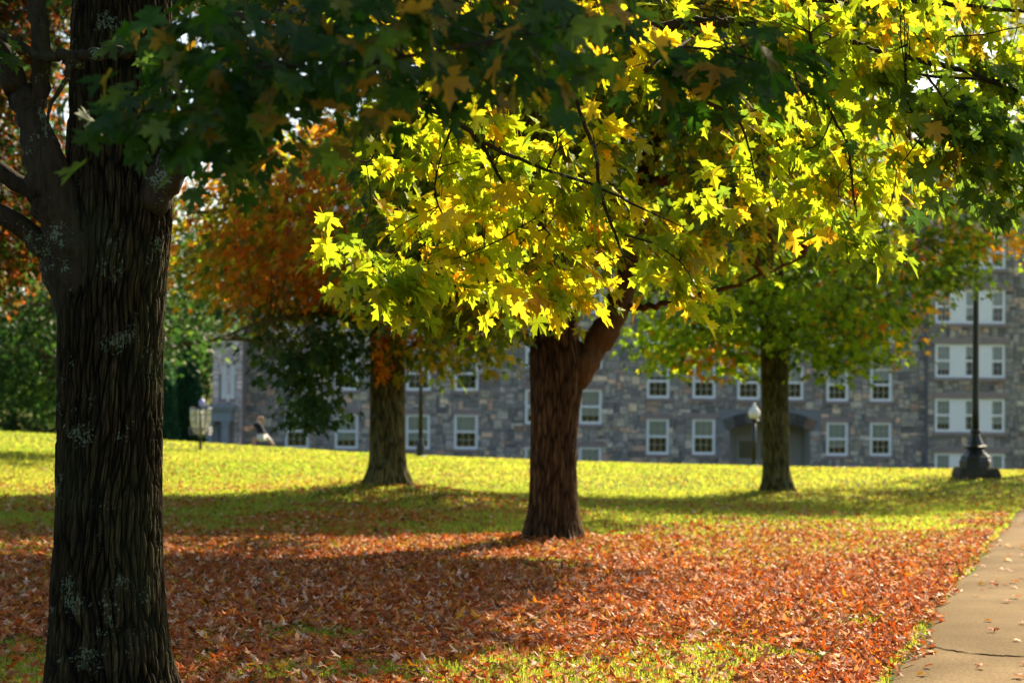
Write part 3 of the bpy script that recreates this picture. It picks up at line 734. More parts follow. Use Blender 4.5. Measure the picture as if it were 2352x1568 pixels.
N1.append(limb('limb', [(215, 700, 9.05, .10), (160, 560, 8.95, .10), (112, 430, 8.9, .095), (85, 300, 8.9, .072), (40, 200, 8.9, .058), (-25, 80, 8.9, .048), (-90, -60, 8.9, .04)], near, 18, wob=.011))
N1.append(limb('limb', [(75, 270, 8.9, .04), (98, 170, 8.88, .042), (90, 60, 8.85, .042), (75, -60, 8.9, .036)], near, 12))
N1.append(limb('limb', [(190, 150, 8.75, .022), (150, 128, 8.7, .026), (90, 130, 8.75, .02), (30, 90, 8.8, .018), (-60, 60, 8.8, .012)], near, 8))
N1.append(limb('limb', [(170, 128, 8.74, .02), (230, 122, 8.66, .028), (300, 112, 8.6, .027), (380, 86, 8.5, .024), (470, 52, 8.3, .022), (640, 30, 7.4, .016), (900, -20, 6.4, .01)], near, 9))
N1.append(limb('limb', [(160, 128, 8.7, .014), (152, 180, 8.68, .012), (118, 240, 8.7, .008), (104, 300, 8.76, .006)], near, 6))
E_ = limb('branch', [(330, 470, 9.0, .10), (400, 375, 9.0, .085), (450, 335, 9.02, .07), (560, 262, 9.1, .056), (700, 200, 9.2, .048), (880, 142, 9.4, .042), (1040, 108, 9.5, .038), (1203, 84, 9.6, .034), (1413, 71, 9.7, .031), (1507, 63, 9.7, .029), (1657, 50, 9.75, .026), (1807, 60, 9.8, .023), (1935, 97, 9.8, .019), (2033, 124, 9.8, .016), (2175, 152, 9.8, .013), (2352, 217, 9.8, .010), (2480, 270, 9.8, .006)], near, 12, per=8)
N1.append(E_)
sub = [
 [(700, 200, 9.2, .02), (800, 186, 9.3, .016), (880, 187, 9.35, .0135), (963, 240, 9.4, .012), (1046, 277, 9.4, .011), (1106, 326, 9.4, .010), (1180, 360, 9.4, .008), (1256, 390, 9.4, .007), (1375, 431, 9.4, .006), (1470, 476, 9.4, .004), (1565, 520, 9.4, .002)],
 [(1106, 326, 9.4, .008), (1150, 412, 9.35, .0065), (1190, 462, 9.35, .006), (1233, 499, 9.3, .005), (1289, 577, 9.3, .004), (1310, 640, 9.3, .003), (1325, 705, 9.3, .0015)],
 [(1255, 84, 9.6, .012), (1310, 170, 9.6, .008), (1334, 262, 9.55, .008), (1368, 356, 9.5, .0075), (1379, 442, 9.5, .007), (1413, 536, 9.45, .006), (1436, 588, 9.45, .004), (1500, 612, 9.4, .002)],
 [(1436, 540, 9.45, .005), (1500, 560, 9.4, .0035), (1560, 600, 9.35, .003), (1600, 660, 9.3, .0015)],
 [(1413, 536, 9.45, .005), (1432, 588, 9.42, .0035), (1445, 625, 9.4, .002), (1478, 640, 9.4, .0015)],
 [(880, 160, 9.4, .03), (1100, 168, 9.45, .024), (1300, 160, 9.5, .022), (1412, 158, 9.55, .018), (1560, 158, 9.6, .015), (1702, 154, 9.7, .012), (1901, 141, 9.75, .0105), (2025, 150, 9.8, .009), (2145, 176, 9.8, .008), (2352, 187, 9.8, .006), (2460, 200, 9.8, .004)],
 [(1860, 75, 9.8, .008), (1880, 184, 9.75, .007), (1912, 266, 9.7, .0065), (1946, 330, 9.7, .006), (1956, 412, 9.65, .005), (1968, 499, 9.65, .002)],
 [(1912, 266, 9.7, .004), (1880, 330, 9.6, .003), (1810, 350, 9.55, .002)],
 [(1540, -45, 9.9, .022), (1750, -12, 9.9, .020), (1950, 2, 9.9, .018), (2150, 6, 9.9, .015), (2250, 18, 9.9, .012), (2352, 26, 9.9, .010), (2480, 40, 9.9, .006)],
 [(2080, 170, 9.8, .006), (2085, 240, 9.75, .005), (2120, 300, 9.7, .004), (2060, 390, 9.7, .002)],
 [(2130, 176, 9.8, .006), (2180, 250, 9.75, .004), (2200, 340, 9.7, .003), (2180, 420, 9.7, .0015)],
 [(963, 240, 9.4, .009), (920, 250, 9.35, .008), (882, 238, 9.35, .007), (868, 300, 9.3, .005), (850, 370, 9.3, .004), (780, 352, 9.3, .003), (690, 340, 9.3, .0025)],
 [(1046, 277, 9.4, .006), (1010, 370, 9.35, .004), (1000, 450, 9.3, .004), (1030, 520, 9.3, .003), (1060, 600, 9.3, .0015)],
 [(1256, 390, 9.4, .005), (1280, 330, 9.42, .004), (1270, 260, 9.45, .003)],
 [(1233, 499, 9.3, .004), (1130, 560, 9.25, .003), (1020, 600, 9.25, .002), (880, 620, 9.25, .0015)],
 [(1570, 190, 9.7, .012), (1625, 235, 9.75, .011), (1690, 270, 9.8, .009), (1720, 340, 9.8, .005), (1740, 430, 9.8, .003)],
 [(2033, 124, 9.8, .007), (2130, 90, 9.8, .005), (2250, 80, 9.8, .004), (2352, 60, 9.8, .003)],
 [(1640, 50, 9.7, .008), (1500, 150, 8.6, .007), (1560, 110, 7.4, .006), (1700, 130, 6.9, .004), (1860, 200, 6.7, .003)],
 [(640, 225, 9.2, .02), (560, 190, 8.0, .018), (560, 150, 6.6, .014), (620, 150, 5.6, .01), (800, 150, 5.3, .008), (1050, 110, 5.3, .005), (1300, 60, 5.4, .003)],
 [(470, 52, 8.3, .014), (430, 120, 7.0, .012), (420, 200, 6.0, .008), (330, 260, 5.7, .004)],
]
def on_sheet(rows_, mx_, my_, Y0, f):    # branches that carry a spray run just in front of its leaves
    return [(a, b, Y0 - .16 + f * .0021 * (.75 * (b - my_) - .5 * (a - mx_)), r * 1.15) for a, b, c, r in rows_]
for k_ in (1, 2, 3, 4, 12, 13, 14): sub[k_] = on_sheet(sub[k_], 1180, 492, 9.5, 1.0)
sub[0] = sub[0][:2] + on_sheet(sub[0][2:], 1180, 492, 9.5, 1.0)
for k_ in (6, 7, 9, 10): sub[k_] = on_sheet(sub[k_], 1825, 260, 9.87, .85)
for b_ in sub: N1.append(limb('branch', b_, near, 6, wob=.004))
N1 = np.vstack(N1)
# sprays of leaves: centres inside what the photograph shows, spread in depth; each a part of the tree
def in_px(n, poly, y0, y1, face=0.0):
    poly = np.array(poly, float); lo, hi = poly.min(0), poly.max(0); out = []
    while len(out) < n:
        x, y = rng.uniform(lo[0], hi[0], 400), rng.uniform(lo[1], hi[1], 400); k = inpoly(x, y, poly)
        for a, b_ in zip(x[k], y[k]):    # face > 0: the spray hangs as a sheet turned towards the sun
            out.append(P(a, b_, rng.uniform(y0, y1) + face * .0021 * (.75 * (b_ - (lo[1] + hi[1]) / 2) - .5 * (a - (lo[0] + hi[0]) / 2))))
    return np.array(out[:n])
def near_spray(name, poly, y0, y1, n, per, rad, size, cols, wts, tw=.004, label=None, tpl=T_FULL, face=0.0):
    cen = in_px(n, poly, y0, y1, face); ax = unit((cen - np.array([-1.84, 9.1, 3.4])) * [1, .6, 0])
    mb = MB()
    hue = lambda pos, idx: palette(len(pos), cols, wts) * (1 + .25 * (vn(pos[:, 0] * 2.5 + 20, pos[:, 1] * 2.5 + 20, pos[:, 2] * 2.5 + 20) - .5))[:, None]
    leaf_clusters(mb, cen, ax, per, rad, tpl, size, hue, flat=.75, depth=.3, fold=.3, droop=.42, jag=.08, stalk=.35, hang=.8)
    o = mb.build(name, M['leaf'], near)
    if label: o['label'] = label
    twigs(BR, N1, cen + [0, 0, .06], tw, 4, .0012, sag=.05)
    return o
SP = [(890, 225), (1000, 215), (1150, 240), (1280, 250), (1390, 320), (1410, 430), (1510, 470), (1530, 530), (1610, 590), (1620, 670), (1570, 630), (1490, 630), (1440, 560), (1350, 560), (1320, 690), (1360, 750), (1290, 750), (1190, 720), (1060, 670), (960, 690), (900, 650), (790, 660), (790, 600), (850, 560), (740, 550), (740, 500), (880, 440), (880, 330)]
near_spray('foliage', SP, 9.4, 9.6, 62, 9, .20, .108, [LIME, YELLOW, GOLD, GREEN], [.62, .24, .06, .12], face=1.0, label='sunlit yellow leaf spray')
near_spray('foliage', [(870, 240), (1300, 250), (1400, 480), (1250, 560), (1000, 560), (870, 430)], 9.2, 9.4, 6, 9, .2, .11, [LIME, YELLOW, GOLD], [.5, .4, .1])
SPR = [(1500, 20), (2150, -40), (2120, 200), (2110, 350), (2040, 440), (2030, 540), (1980, 560), (1940, 540), (1900, 460), (1780, 510), (1660, 480), (1610, 460), (1640, 330), (1700, 270), (1560, 200)]
near_spray('foliage', SPR, 9.7, 10.05, 64, 9, .21, .108, [LIME, YELLOW, GREEN, GOLD, ORANGE], [.58, .16, .22, .04, .01], face=.85)
near_spray('foliage', [(2100, -40), (2420, -40), (2420, 200), (2120, 190)], 9.8, 10.1, 17, 9, .2, .108, [LIME, GREEN, YELLOW, GOLD], [.42, .36, .14, .05])
near_spray('foliage', [(2000, 180), (2420, 160), (2420, 470), (2200, 430), (2050, 360)], 9.3, 9.9, 34, 9, .2, .108, [GREEN, DGREEN, LIME, GOLD], [.5, .27, .2, .04])  # greener leaf colours stand in for shade on this spray
near_spray('foliage', [(840, 10), (1500, 0), (1560, 180), (1250, 215), (880, 200)], 8.8, 9.1, 15, 9, .22, .12, [YELLOW, LIME, GOLD], [.4, .45, .12])
near_spray('foliage', [(1180, 600), (1350, 600), (1375, 770), (1290, 775), (1170, 745)], 9.15, 9.3, 8, 8, .14, .105, [LIME, YELLOW, GOLD], [.6, .3, .1])
near_spray('foliage', [(1490, 560), (1600, 570), (1635, 690), (1580, 680), (1490, 640)], 9.15, 9.3, 6, 7, .13, .105, [LIME, YELLOW, GOLD], [.55, .35, .1])
near_spray('foliage', [(770, 610), (900, 560), (1000, 620), (960, 690), (860, 680), (780, 665)], 9.2, 9.4, 9, 8, .15, .105, [LIME, GREEN, YELLOW], [.6, .25, .15])
near_spray('foliage', [(1880, 480), (2030, 450), (2050, 560), (1980, 590), (1930, 560)], 9.4, 9.6, 5, 7, .13, .108, [LIME, GREEN, YELLOW], [.7, .2, .1])
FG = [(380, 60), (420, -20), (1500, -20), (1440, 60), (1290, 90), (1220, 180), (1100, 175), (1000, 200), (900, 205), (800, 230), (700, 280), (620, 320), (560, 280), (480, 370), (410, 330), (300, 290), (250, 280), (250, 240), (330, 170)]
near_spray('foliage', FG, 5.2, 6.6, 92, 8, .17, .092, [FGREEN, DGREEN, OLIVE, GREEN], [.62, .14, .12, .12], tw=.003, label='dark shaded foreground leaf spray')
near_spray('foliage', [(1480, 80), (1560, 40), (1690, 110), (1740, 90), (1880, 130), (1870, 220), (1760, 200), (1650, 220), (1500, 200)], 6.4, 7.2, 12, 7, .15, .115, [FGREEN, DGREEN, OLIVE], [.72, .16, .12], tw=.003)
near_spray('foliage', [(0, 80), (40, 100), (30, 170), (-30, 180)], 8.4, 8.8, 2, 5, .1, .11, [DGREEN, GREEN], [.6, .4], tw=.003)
BR.build('branches', M['bark_limb'], near, smooth=True)
# the rest of its crown, above the frame
def crown_centres(n, base, z0, z1, R, zc=None, shell=.55):
    out = []
    zc = zc or (z0 * .6 + z1 * .4)
    while len(out) < n:
        z = rng.uniform(z0, z1); a = rng.uniform(0, 2 * math.pi); q = (z - zc) / ((z1 - zc) if z > zc else (zc - z0) * 1.15)
        r = R * math.sqrt(max(0, 1 - q * q)) * (.82 + .36 * vn(math.cos(a) * 1.7 + 8, math.sin(a) * 1.7 + 8, z * .45)) * rng.random() ** shell
        out.append((base[0] + r * math.cos(a), base[1] + r * math.sin(a), z))
    return np.array(out)
def crown_limbs(mb, stem, n, R, zlo, zhi, r0, tipdrop=0.0):
    nodes = []
    for k in range(n):
        z = zlo + (zhi - zlo) * (k + rng.random() * .6) / n; i = int(np.argmin(np.abs(stem[:, 2] - z))); s = stem[i]
        a = k * 2.399 + rng.normal(0, .3); L = R * rng.uniform(.65, .92) * (1 - .45 * (k / n) ** 2)
        q = [(s[0], s[1], s[2], min(r0, s[3] * .6))]
        for t in (.25, .5, .75, 1.0):
            q.append((s[0] + math.cos(a + .25 * rng.normal()) * L * t, s[1] + math.sin(a + .25 * rng.normal()) * L * t, s[2] + L * (.42 * t - (.3 + tipdrop) * t * t) + rng.normal(0, .06), r0 * (1 - .85 * t)))
        S = spline(q, 5); mb.tube(S[:, :3], S[:, 3], 7, cap=False); nodes.append(S)
    return np.vstack(nodes)
def sunlit_gap(cen, keep=.06, x0=-.75, x1=2.0, y0=8.2, y1=11.2, z=2.8):
    """thin the crown where it stands between the sun and the low sprays (the photograph shows them in full sun)"""
    q = cen - SDIR * ((cen[:, 2] - z) / SDIR[2])[:, None]
    hit = (q[:, 0] > x0) & (q[:, 0] < x1) & (q[:, 1] > y0) & (q[:, 1] < y1) & (cen[:, 2] > z)
    cen = cen[~hit | (rng.random(len(cen)) < keep)]
    q = cen - SDIR * (cen[:, 2] / SDIR[2])[:, None]      # and over the sunny leaf carpet right of the middle trunk
    hit = (q[:, 0] > -.35 + .09 * (q[:, 1] - 13.5)) & (q[:, 0] < 7) & (q[:, 1] > 9) & (q[:, 1] < 20.5 + .25 * np.maximum(q[:, 0], 0))
    hit |= (q[:, 0] > -5.2) & (q[:, 0] < .1) & (q[:, 1] > 17.7 + .12 * q[:, 0]) & (q[:, 1] < 20.2 + .12 * q[:, 0])   # the sunny strip left of it
    return cen[~hit | (rng.random(len(cen)) < .10)]
UB = MB(); nd = crown_limbs(UB, S1, 9, 3.6, 3.9, 8.5, .07)
cen = crown_centres(260, base1, 3.9, 10.5, 4.2, zc=6.5)
px_, py2 = proj(cen); cen = sunlit_gap(cen[(py2 < -150) | (cen[:, 1] < 2)])
fgp = np.vstack([in_px(70, FG, 5.0, 6.0), in_px(16, [(1480, 60), (1880, 60), (1880, 220), (1480, 220)], 6.4, 7.2)])
fgp = fgp + SDIR * rng.uniform(2.6, 6.5, (len(fgp), 1)); fx_, fy_ = proj(fgp); cen = np.vstack([cen, fgp[fy_ < -190]])  # extra unseen clusters added sunward to shade the foreground sprays
mb = MB(); leaf_clusters(mb, cen, unit((cen - [base1[0], base1[1], 6]) * [1, 1, .3]), 26, .55, T_SIMPLE, .14, lambda p, i: palette(len(p), [GREEN, LIME, DGREEN], [.5, .2, .3]), fold=.2, droop=.25)
mb.build('crown', M['leaf'], near)
twigs(UB, nd, cen, .012, 4); UB.build('limbs', M['bark_limb'], near, smooth=True)

# ------------------------------------------------------------------ trees standing on the lawn
def maple(name, label, Y, ground, prof, top, R, z0, z1, ncl, noff, per, rad, size, poly, colf, bark, group, forks=(), limbs=12, zl=(3.2, 8), tpl=T_SIMPLE, holes=None, zc=None, sides=240, extra=(), shell=.5, seed=1, tw=.014, ridge=(40, 3.0, .012)):
    t = empty(name, ground, label, 'tree', group)
    mb, S = trunk_mesh(prof, Y, ground[2], top=top, sides=sides, ridge=ridge, seed=seed, vstep=.035)
    mb.build('trunk', M[bark], t, smooth=True)
    nodes = [S[S[:, 2] > ground[2] + 2.2][::6]]; tb = MB()
    for f in forks:
        if f is forks[0]: mb = MB(); nodes.append(limb_px(mb, f, sides=12, wob=.01)); mb.build('limb', M[bark], t, smooth=True)
        else: nodes.append(limb_px(tb, f, sides=12, wob=.01))
    nodes.append(crown_limbs(tb, S, limbs, R, *zl, .07))
    nodes = np.vstack(nodes)
    cen = crown_centres(12000, ground, z0, z1, R, zc=zc, shell=shell)
    x, y = proj(cen); off = (y < 0) | (x < -30) | (x > 2380)
    jx, jy = rng.normal(0, 14, len(x)), rng.normal(0, 14, len(x))
    ok = off | inpoly(x + jx, y + jy, poly)
    for h in (holes or ()): ok &= ~inpoly(x, y, h)
    cen = sunlit_gap(cen[ok]); o_ = proj(cen); o_ = (o_[1] < 0) | (o_[0] < -30) | (o_[0] > 2380); cen = np.vstack([cen[~o_][:ncl], cen[o_][:noff]])
    nex = sum(e[1] for e in extra)
    for (pl, n_, d0, d1) in extra: cen = np.vstack([cen, in_px(n_, pl, Y + d0, Y + d1)])
    mb = MB(); ax = unit((cen - [ground[0], ground[1], (z0 + z1) / 2]) * [1, 1, .3]); hi_ = proj(cen)[1] < -40; ex_ = np.zeros(len(cen), bool); ex_[len(cen) - nex:] = nex > 0
    leaf_clusters(mb, cen[hi_], ax[hi_], per, rad * 1.1, T_FAR, size * 1.6, lambda p, i: palette(len(p), [DGREEN, GREEN, DARKG], [.5, .2, .3]), fold=.2, droop=.25, flat=.5)  # unseen upper leaves enlarged and darkened to deepen the shade on the lawn
    leaf_clusters(mb, cen[~hi_ & ~ex_], ax[~hi_ & ~ex_], per, rad, tpl, size, colf, fold=.2, droop=.25, flat=.5)
    leaf_clusters(mb, cen[ex_], ax[ex_], per, rad * .7, tpl, size, colf, fold=.2, droop=.25, flat=.6)
    mb.build('crown', M['leaf'], t)
    twigs(tb, nodes, cen, tw, 4); tb.build('branches', M[bark], t, smooth=True)
    return t
def hue_noise(p, s=0.6, o=0): return vn(p[:, 0] * s + 30 + o, p[:, 1] * s + 30, p[:, 2] * s + 30)
GRP = 'maples on the lawn'
c2 = np.array([B_CENTER[0], B_CENTER[1], float(zg(B_CENTER[0], B_CENTER[1]))])
def col2(p, i):
    t = hue_noise(p)[:, None]; a = palette(len(p), [GREEN, LIME, DGREEN], [.5, .3, .2]); b = palette(len(p), [LIME, YELLOW, GREEN, GOLD], [.5, .22, .22, .06])
    return np.where(t + rng.normal(0, .1, t.shape) > .55, b, a)
Y2 = B_CENTER[1]
poly2 = [(850, 240), (1300, -10), (2360, -10), (2360, 520), (2230, 600), (2100, 590), (1900, 560), (1780, 620), (1620, 640), (1500, 690), (1460, 600), (1330, 540), (1200, 690), (1120, 740), (1000, 700), (900, 690), (850, 580)]
tq = P(1290, -80, Y2)
maple('maple_tree', 'brown trunked maple in the middle of the lawn forking low above the red leaves', Y2, c2,
      [(1267, 1250, 80), (1267, 1222, 68), (1268, 1195, 62), (1270, 1150, 57), (1273, 1000, 54), (1279, 880, 62), (1277, 800, 60), (1278, 720, 50), (1290, 600, 43), (1303, 400, 39), (1302, 200, 34), (1290, 20, 31)],
      [(tq[0], Y2, tq[2] + .5, .12), (tq[0] + .1, Y2, 9.5, .05)], 4.7, 2.3, 11.5, 820, 800, 32, .50, .13, poly2, col2, 'bark_mid', GRP,
      forks=[[(1295, 900, Y2, .17), (1338, 835, Y2, .16), (1385, 765, Y2, .15), (1425, 690, Y2, .125), (1445, 600, Y2, .11), (1472, 450, Y2 + .2, .10), (1500, 330, Y2 + .3, .09), (1545, 190, Y2 + .5, .08), (1600, 30, Y2 + .7, .07), (1650, -120, Y2 + .8, .05)],
             [(1425, 700, Y2, .045), (1490, 705, Y2 - .2, .033), (1560, 690, Y2 - .5, .027), (1700, 650, Y2 - .9, .02), (1850, 590, Y2 - 1.2, .012)],
             [(1470, 450, Y2 + .2, .06), (1530, 415, Y2 + .1, .045), (1600, 398, Y2 - .1, .04), (1680, 370, Y2 - .3, .03), (1800, 330, Y2 - .6, .018)],
             [(1480, 520, Y2 + .2, .05), (1600, 500, Y2 + .3, .04), (1760, 470, Y2 + .6, .025), (1900, 430, Y2 + .8, .012)],
             [(1285, 660, Y2, .045), (1220, 690, Y2 - .2, .035), (1120, 728, Y2 - .4, .026), (1040, 725, Y2 - .5, .02), (985, 705, Y2 - .6, .016), (978, 750, Y2 - .6, .010), (990, 765, Y2 - .6, .004)],
             [(1300, 480, Y2, .06), (1200, 430, Y2 - .2, .045), (1080, 400, Y2 - .4, .03), (930, 380, Y2 - .7, .018)]],
      holes=[[(1380, 230), (1520, 230), (1620, 380), (1560, 470), (1640, 560), (1740, 620), (1640, 720), (1420, 760), (1340, 640), (1420, 560), (1400, 420)]], seed=31, zc=6.0)
# back left maple: orange crown, dark low boughs
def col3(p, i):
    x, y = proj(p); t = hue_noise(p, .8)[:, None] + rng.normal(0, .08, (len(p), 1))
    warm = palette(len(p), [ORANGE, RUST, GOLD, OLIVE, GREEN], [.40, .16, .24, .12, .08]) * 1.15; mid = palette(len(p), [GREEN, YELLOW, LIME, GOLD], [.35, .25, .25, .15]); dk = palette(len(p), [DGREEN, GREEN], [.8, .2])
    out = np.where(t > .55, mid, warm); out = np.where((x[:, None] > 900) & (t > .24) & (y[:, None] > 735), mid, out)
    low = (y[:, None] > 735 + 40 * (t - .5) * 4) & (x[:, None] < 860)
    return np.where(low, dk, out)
Y3 = B_LEFT[1]
poly3 = [(385, 440), (520, 340), (700, 280), (880, 280), (1160, 430), (1180, 640), (1170, 760), (1090, 800), (1010, 790), (940, 745), (870, 740), (830, 760), (700, 760), (600, 760), (520, 760), (490, 690), (420, 640), (385, 520)]
tq = P(890, 300, Y3)
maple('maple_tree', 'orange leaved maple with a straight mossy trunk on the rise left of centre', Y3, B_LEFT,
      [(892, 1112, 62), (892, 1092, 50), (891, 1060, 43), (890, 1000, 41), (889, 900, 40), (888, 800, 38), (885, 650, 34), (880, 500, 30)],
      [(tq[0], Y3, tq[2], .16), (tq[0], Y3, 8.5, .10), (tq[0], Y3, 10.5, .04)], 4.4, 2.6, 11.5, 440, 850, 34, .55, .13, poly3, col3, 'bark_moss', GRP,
      extra=[([(520, 755), (640, 755), (810, 770), (800, 850), (745, 930), (705, 940), (690, 880), (640, 840), (560, 800)], 26, -2.6, -.2), ([(690, 910), (730, 930), (715, 975), (695, 960)], 5, -2.4, -1.6),
             ([(930, 750), (1160, 760), (1150, 820), (1080, 850), (1060, 900), (1000, 860), (950, 800)], 17, -2.0, .5), ([(850, 730), (930, 740), (910, 850), (880, 800), (850, 850)], 5, -.9, -.4)],
      forks=[[(888, 800, Y3, .08), (820, 740, Y3 - .5, .06), (720, 720, Y3 - 1.2, .045), (600, 740, Y3 - 1.7, .03), (520, 770, Y3 - 1.9, .015)],
             [(888, 840, Y3, .06), (960, 790, Y3 - .4, .045), (1050, 780, Y3 - .8, .03), (1120, 810, Y3 - 1, .015)],
             [(885, 600, Y3, .08), (760, 510, Y3 - .4, .06), (600, 480, Y3 - .8, .04), (430, 490, Y3 - 1.2, .02)]], seed=41, zc=5.5)
# back right maple
def col4(p, i):
    t = hue_noise(p, .5, 4)[:, None] + rng.normal(0, .09, (len(p), 1)); x, y = proj(p)
    a = palette(len(p), [GREEN, DGREEN, LIME], [.48, .12, .40]); b = palette(len(p), [LIME, YELLOW, GREEN], [.68, .12, .2]) * [.9, 1.12, 1]; c = palette(len(p), [GOLD, ORANGE, YELLOW], [.5, .3, .2])
    edge = ((x - 1780) / 480)[:, None]
    return np.where(t + .06 * edge > .72, c, np.where(t > .48, b, a))
Y4 = B_RIGHT[1]
poly4 = [(1385, 560), (1500, 300), (2100, 200), (2360, 300), (2360, 470), (2275, 560), (2240, 630), (2130, 670), (2080, 720), (2090, 780), (2000, 820), (1960, 870), (1830, 845), (1750, 880), (1620, 870), (1540, 840), (1490, 790), (1420, 740)]
tq = P(1783, 400, Y4)
maple('maple_tree', 'yellow green maple with a slim dark trunk before the arched doorway', Y4, B_RIGHT,
      [(1784, 1132, 46), (1784, 1112, 37), (1783, 1080, 32), (1782, 1000, 31), (1780, 900, 31), (1779, 780, 33), (1776, 700, 30), (1770, 560, 26)],
      [(tq[0], Y4, tq[2], .18), (tq[0], Y4, 9, .10), (tq[0], Y4, 11.5, .04)], 5.0, 1.9, 12.5, 640, 880, 28, .55, .155, poly4, col4, 'bark_moss', GRP,
      forks=[[(1779, 790, Y4, .09), (1830, 745, Y4 - .3, .06), (1900, 720, Y4 - .7, .045), (2010, 640, Y4 - 1.0, .03), (2120, 560, Y4 - 1.3, .015)],
             [(1778, 740, Y4, .08), (1700, 680, Y4 - .3, .055), (1600, 660, Y4 - .6, .04), (1480, 670, Y4 - .9, .02)],
             [(1776, 680, Y4, .07), (1880, 590, Y4 + .5, .05), (1990, 520, Y4 + .9, .03)]],
      extra=[([(2050, 560), (2290, 520), (2260, 620), (2140, 670), (2090, 720)], 22, -1.5, 1.5)], seed=51, tpl=T_FAR, zc=6.0, holes=[[(1738, 770), (1828, 770), (1836, 910), (1732, 910)]])
# a maple outside the frame on the right whose crown shades the lawn strip
b5 = np.array([13.2, 46.0, 0]); b5[2] = float(zg(b5[0], b5[1]))
def side_tree(name, label, base, prof_r, R, z0, z1, ncl, per, rad, size, colf, poly, bark='bark_mid', tpl=T_FAR, group=GRP, seed=61, limbs=9, zc=None, shell=.5, tw=.02, nx=48):
    t = empty(name, base, label, 'tree', group)
    pr = np.array([(base[0] + .1 * math.sin(k * 2.1 + seed), base[1], base[2] - .15 + k * (z1 - base[2] - 1) / 6, prof_r * (1.35 if k == 0 else 1) * (1 - .14 * k)) for k in range(7)])
    S = spline(pr, 12); mb = MB(); mb.tube(S[:, :3], S[:, 3] * rng.uniform(.96, 1.05, len(S)), nx); mb.build('trunk', M[bark], t, smooth=True)
    tb = MB(); nodes = np.vstack([S[20:], crown_limbs(tb, S, limbs, R, z0 + .5, z0 + (z1 - z0) * .7, prof_r * .35)])
    cen = crown_centres(ncl * 4, base, z0, z1, R, zc=zc, shell=shell); x, y = proj(cen)
    if poly is not None: cen = cen[(y < 0) | (x < -40) | (x > 2390) | inpoly(x + rng.normal(0, 12, len(x)), y + rng.normal(0, 12, len(x)), poly)]
    cen = cen[:ncl]; mb = MB()
    leaf_clusters(mb, cen, unit((cen - [base[0], base[1], (z0 + z1) / 2]) * [1, 1, .3]), per, rad, tpl, size, colf, fold=.2, droop=.25, flat=.55)
    mb.build('crown', M['leaf'], t); twigs(tb, nodes, cen, tw, 4); tb.build('branches', M[bark], t, smooth=True)
    return t
side_tree('maple_tree', 'maple at the right edge whose leaves hang in the upper right corner', b5, .26, 4.8, 4.6, 12, 560, 34, .6, .14, lambda p, i: palette(len(p), [GREEN, LIME, YELLOW, GOLD], [.4, .3, .2, .1]), [(2150, -20), (2400, -20), (2400, 500), (2250, 430)], seed=62)
# dark tree behind the near trunk, reddish maple at the left edge
b6 = np.array([*P(232, 900, 50)[:2], 0]); b6[2] = float(zg(b6[0], b6[1]))
side_tree('broadleaf_tree', 'dark green tree behind the big left trunk, hanging over the far lawn', b6, .3, 6.2, 1.0, 13, 620, 34, .7, .17, lambda p, i: palette(len(p), [DARKG, DGREEN, GREEN], [.6, .32, .08]),
          [(-60, 500), (60, 560), (130, 520), (400, 430), (560, 500), (560, 640), (520, 760), (470, 790), (400, 800), (370, 830), (130, 900), (110, 960), (60, 940), (0, 980), (-60, 980)], seed=63, group='trees beyond the lawn', zc=5)
b7 = np.array([-9.0, 33.0, 0]); b7[2] = float(zg(b7[0], b7[1]))
side_tree('maple_tree', 'rust red maple whose leaves show left of the near trunk', b7, .24, 3.6, 2.8, 11, 1200, 34, .55, .16, lambda p, i: palette(len(p), [RUST * .8, OLIVE * .5, DARKG, DGREEN], [.30, .12, .26, .32]),
          [(-60, -20), (150, -20), (150, 560), (60, 620), (-60, 640)], seed=64)
# far trees beside and behind the hall
far = [(-300, 112, 'pale yellow green tree at the far left edge of the lawn', .62, 15, 7, 0), (30, 118, 'pale sunlit tree left of the conifers', .3, 12, 6, 0), (180, 126, 'tall green tree behind the big left trunk, farthest off', .4, 17, 7, 1), (330, 110, 'olive green tree standing left of the two conifers', .4, 13, 6, 0), (455, 124, 'light green tree rising behind the left end of the hall', .4, 15, 6.5, 0),
       (760, 136, 'green tree above the left roof of the hall', .5, 25, 9, 1), (1120, 140, 'tree behind the hall left of the middle trunk', .5, 26, 9, 1), (1430, 134, 'bluish green tree behind the hall seen in the fork', .5, 26, 9, 1), (1760, 142, 'tree behind the hall beyond the slim trunk', .5, 25, 9, 1)]
for k, (px, Y, lab, r_, zt_, R, dk) in enumerate(far):
    b_ = np.array([*P(px, 900, Y)[:2], -5.6]); b_[2] = float(zg(b_[0], b_[1])) - .2
    cf = (lambda p, i: palette(len(p), [DARKG, GREEN, DGREEN], [.5, .15, .35])) if not dk else (lambda p, i: palette(len(p), [GREEN, DGREEN, DARKG], [.2, .45, .35]))
    side_tree('broadleaf_tree', lab, b_, r_, R, b_[2] + 2.2, b_[2] + zt_, 260 if zt_ < 20 else 420, 26, 1.15 if zt_ < 20 else 1.4, .34 if zt_ < 20 else .42, cf, None, seed=70 + k, group='trees beyond the lawn', limbs=6, tw=.04, nx=12)
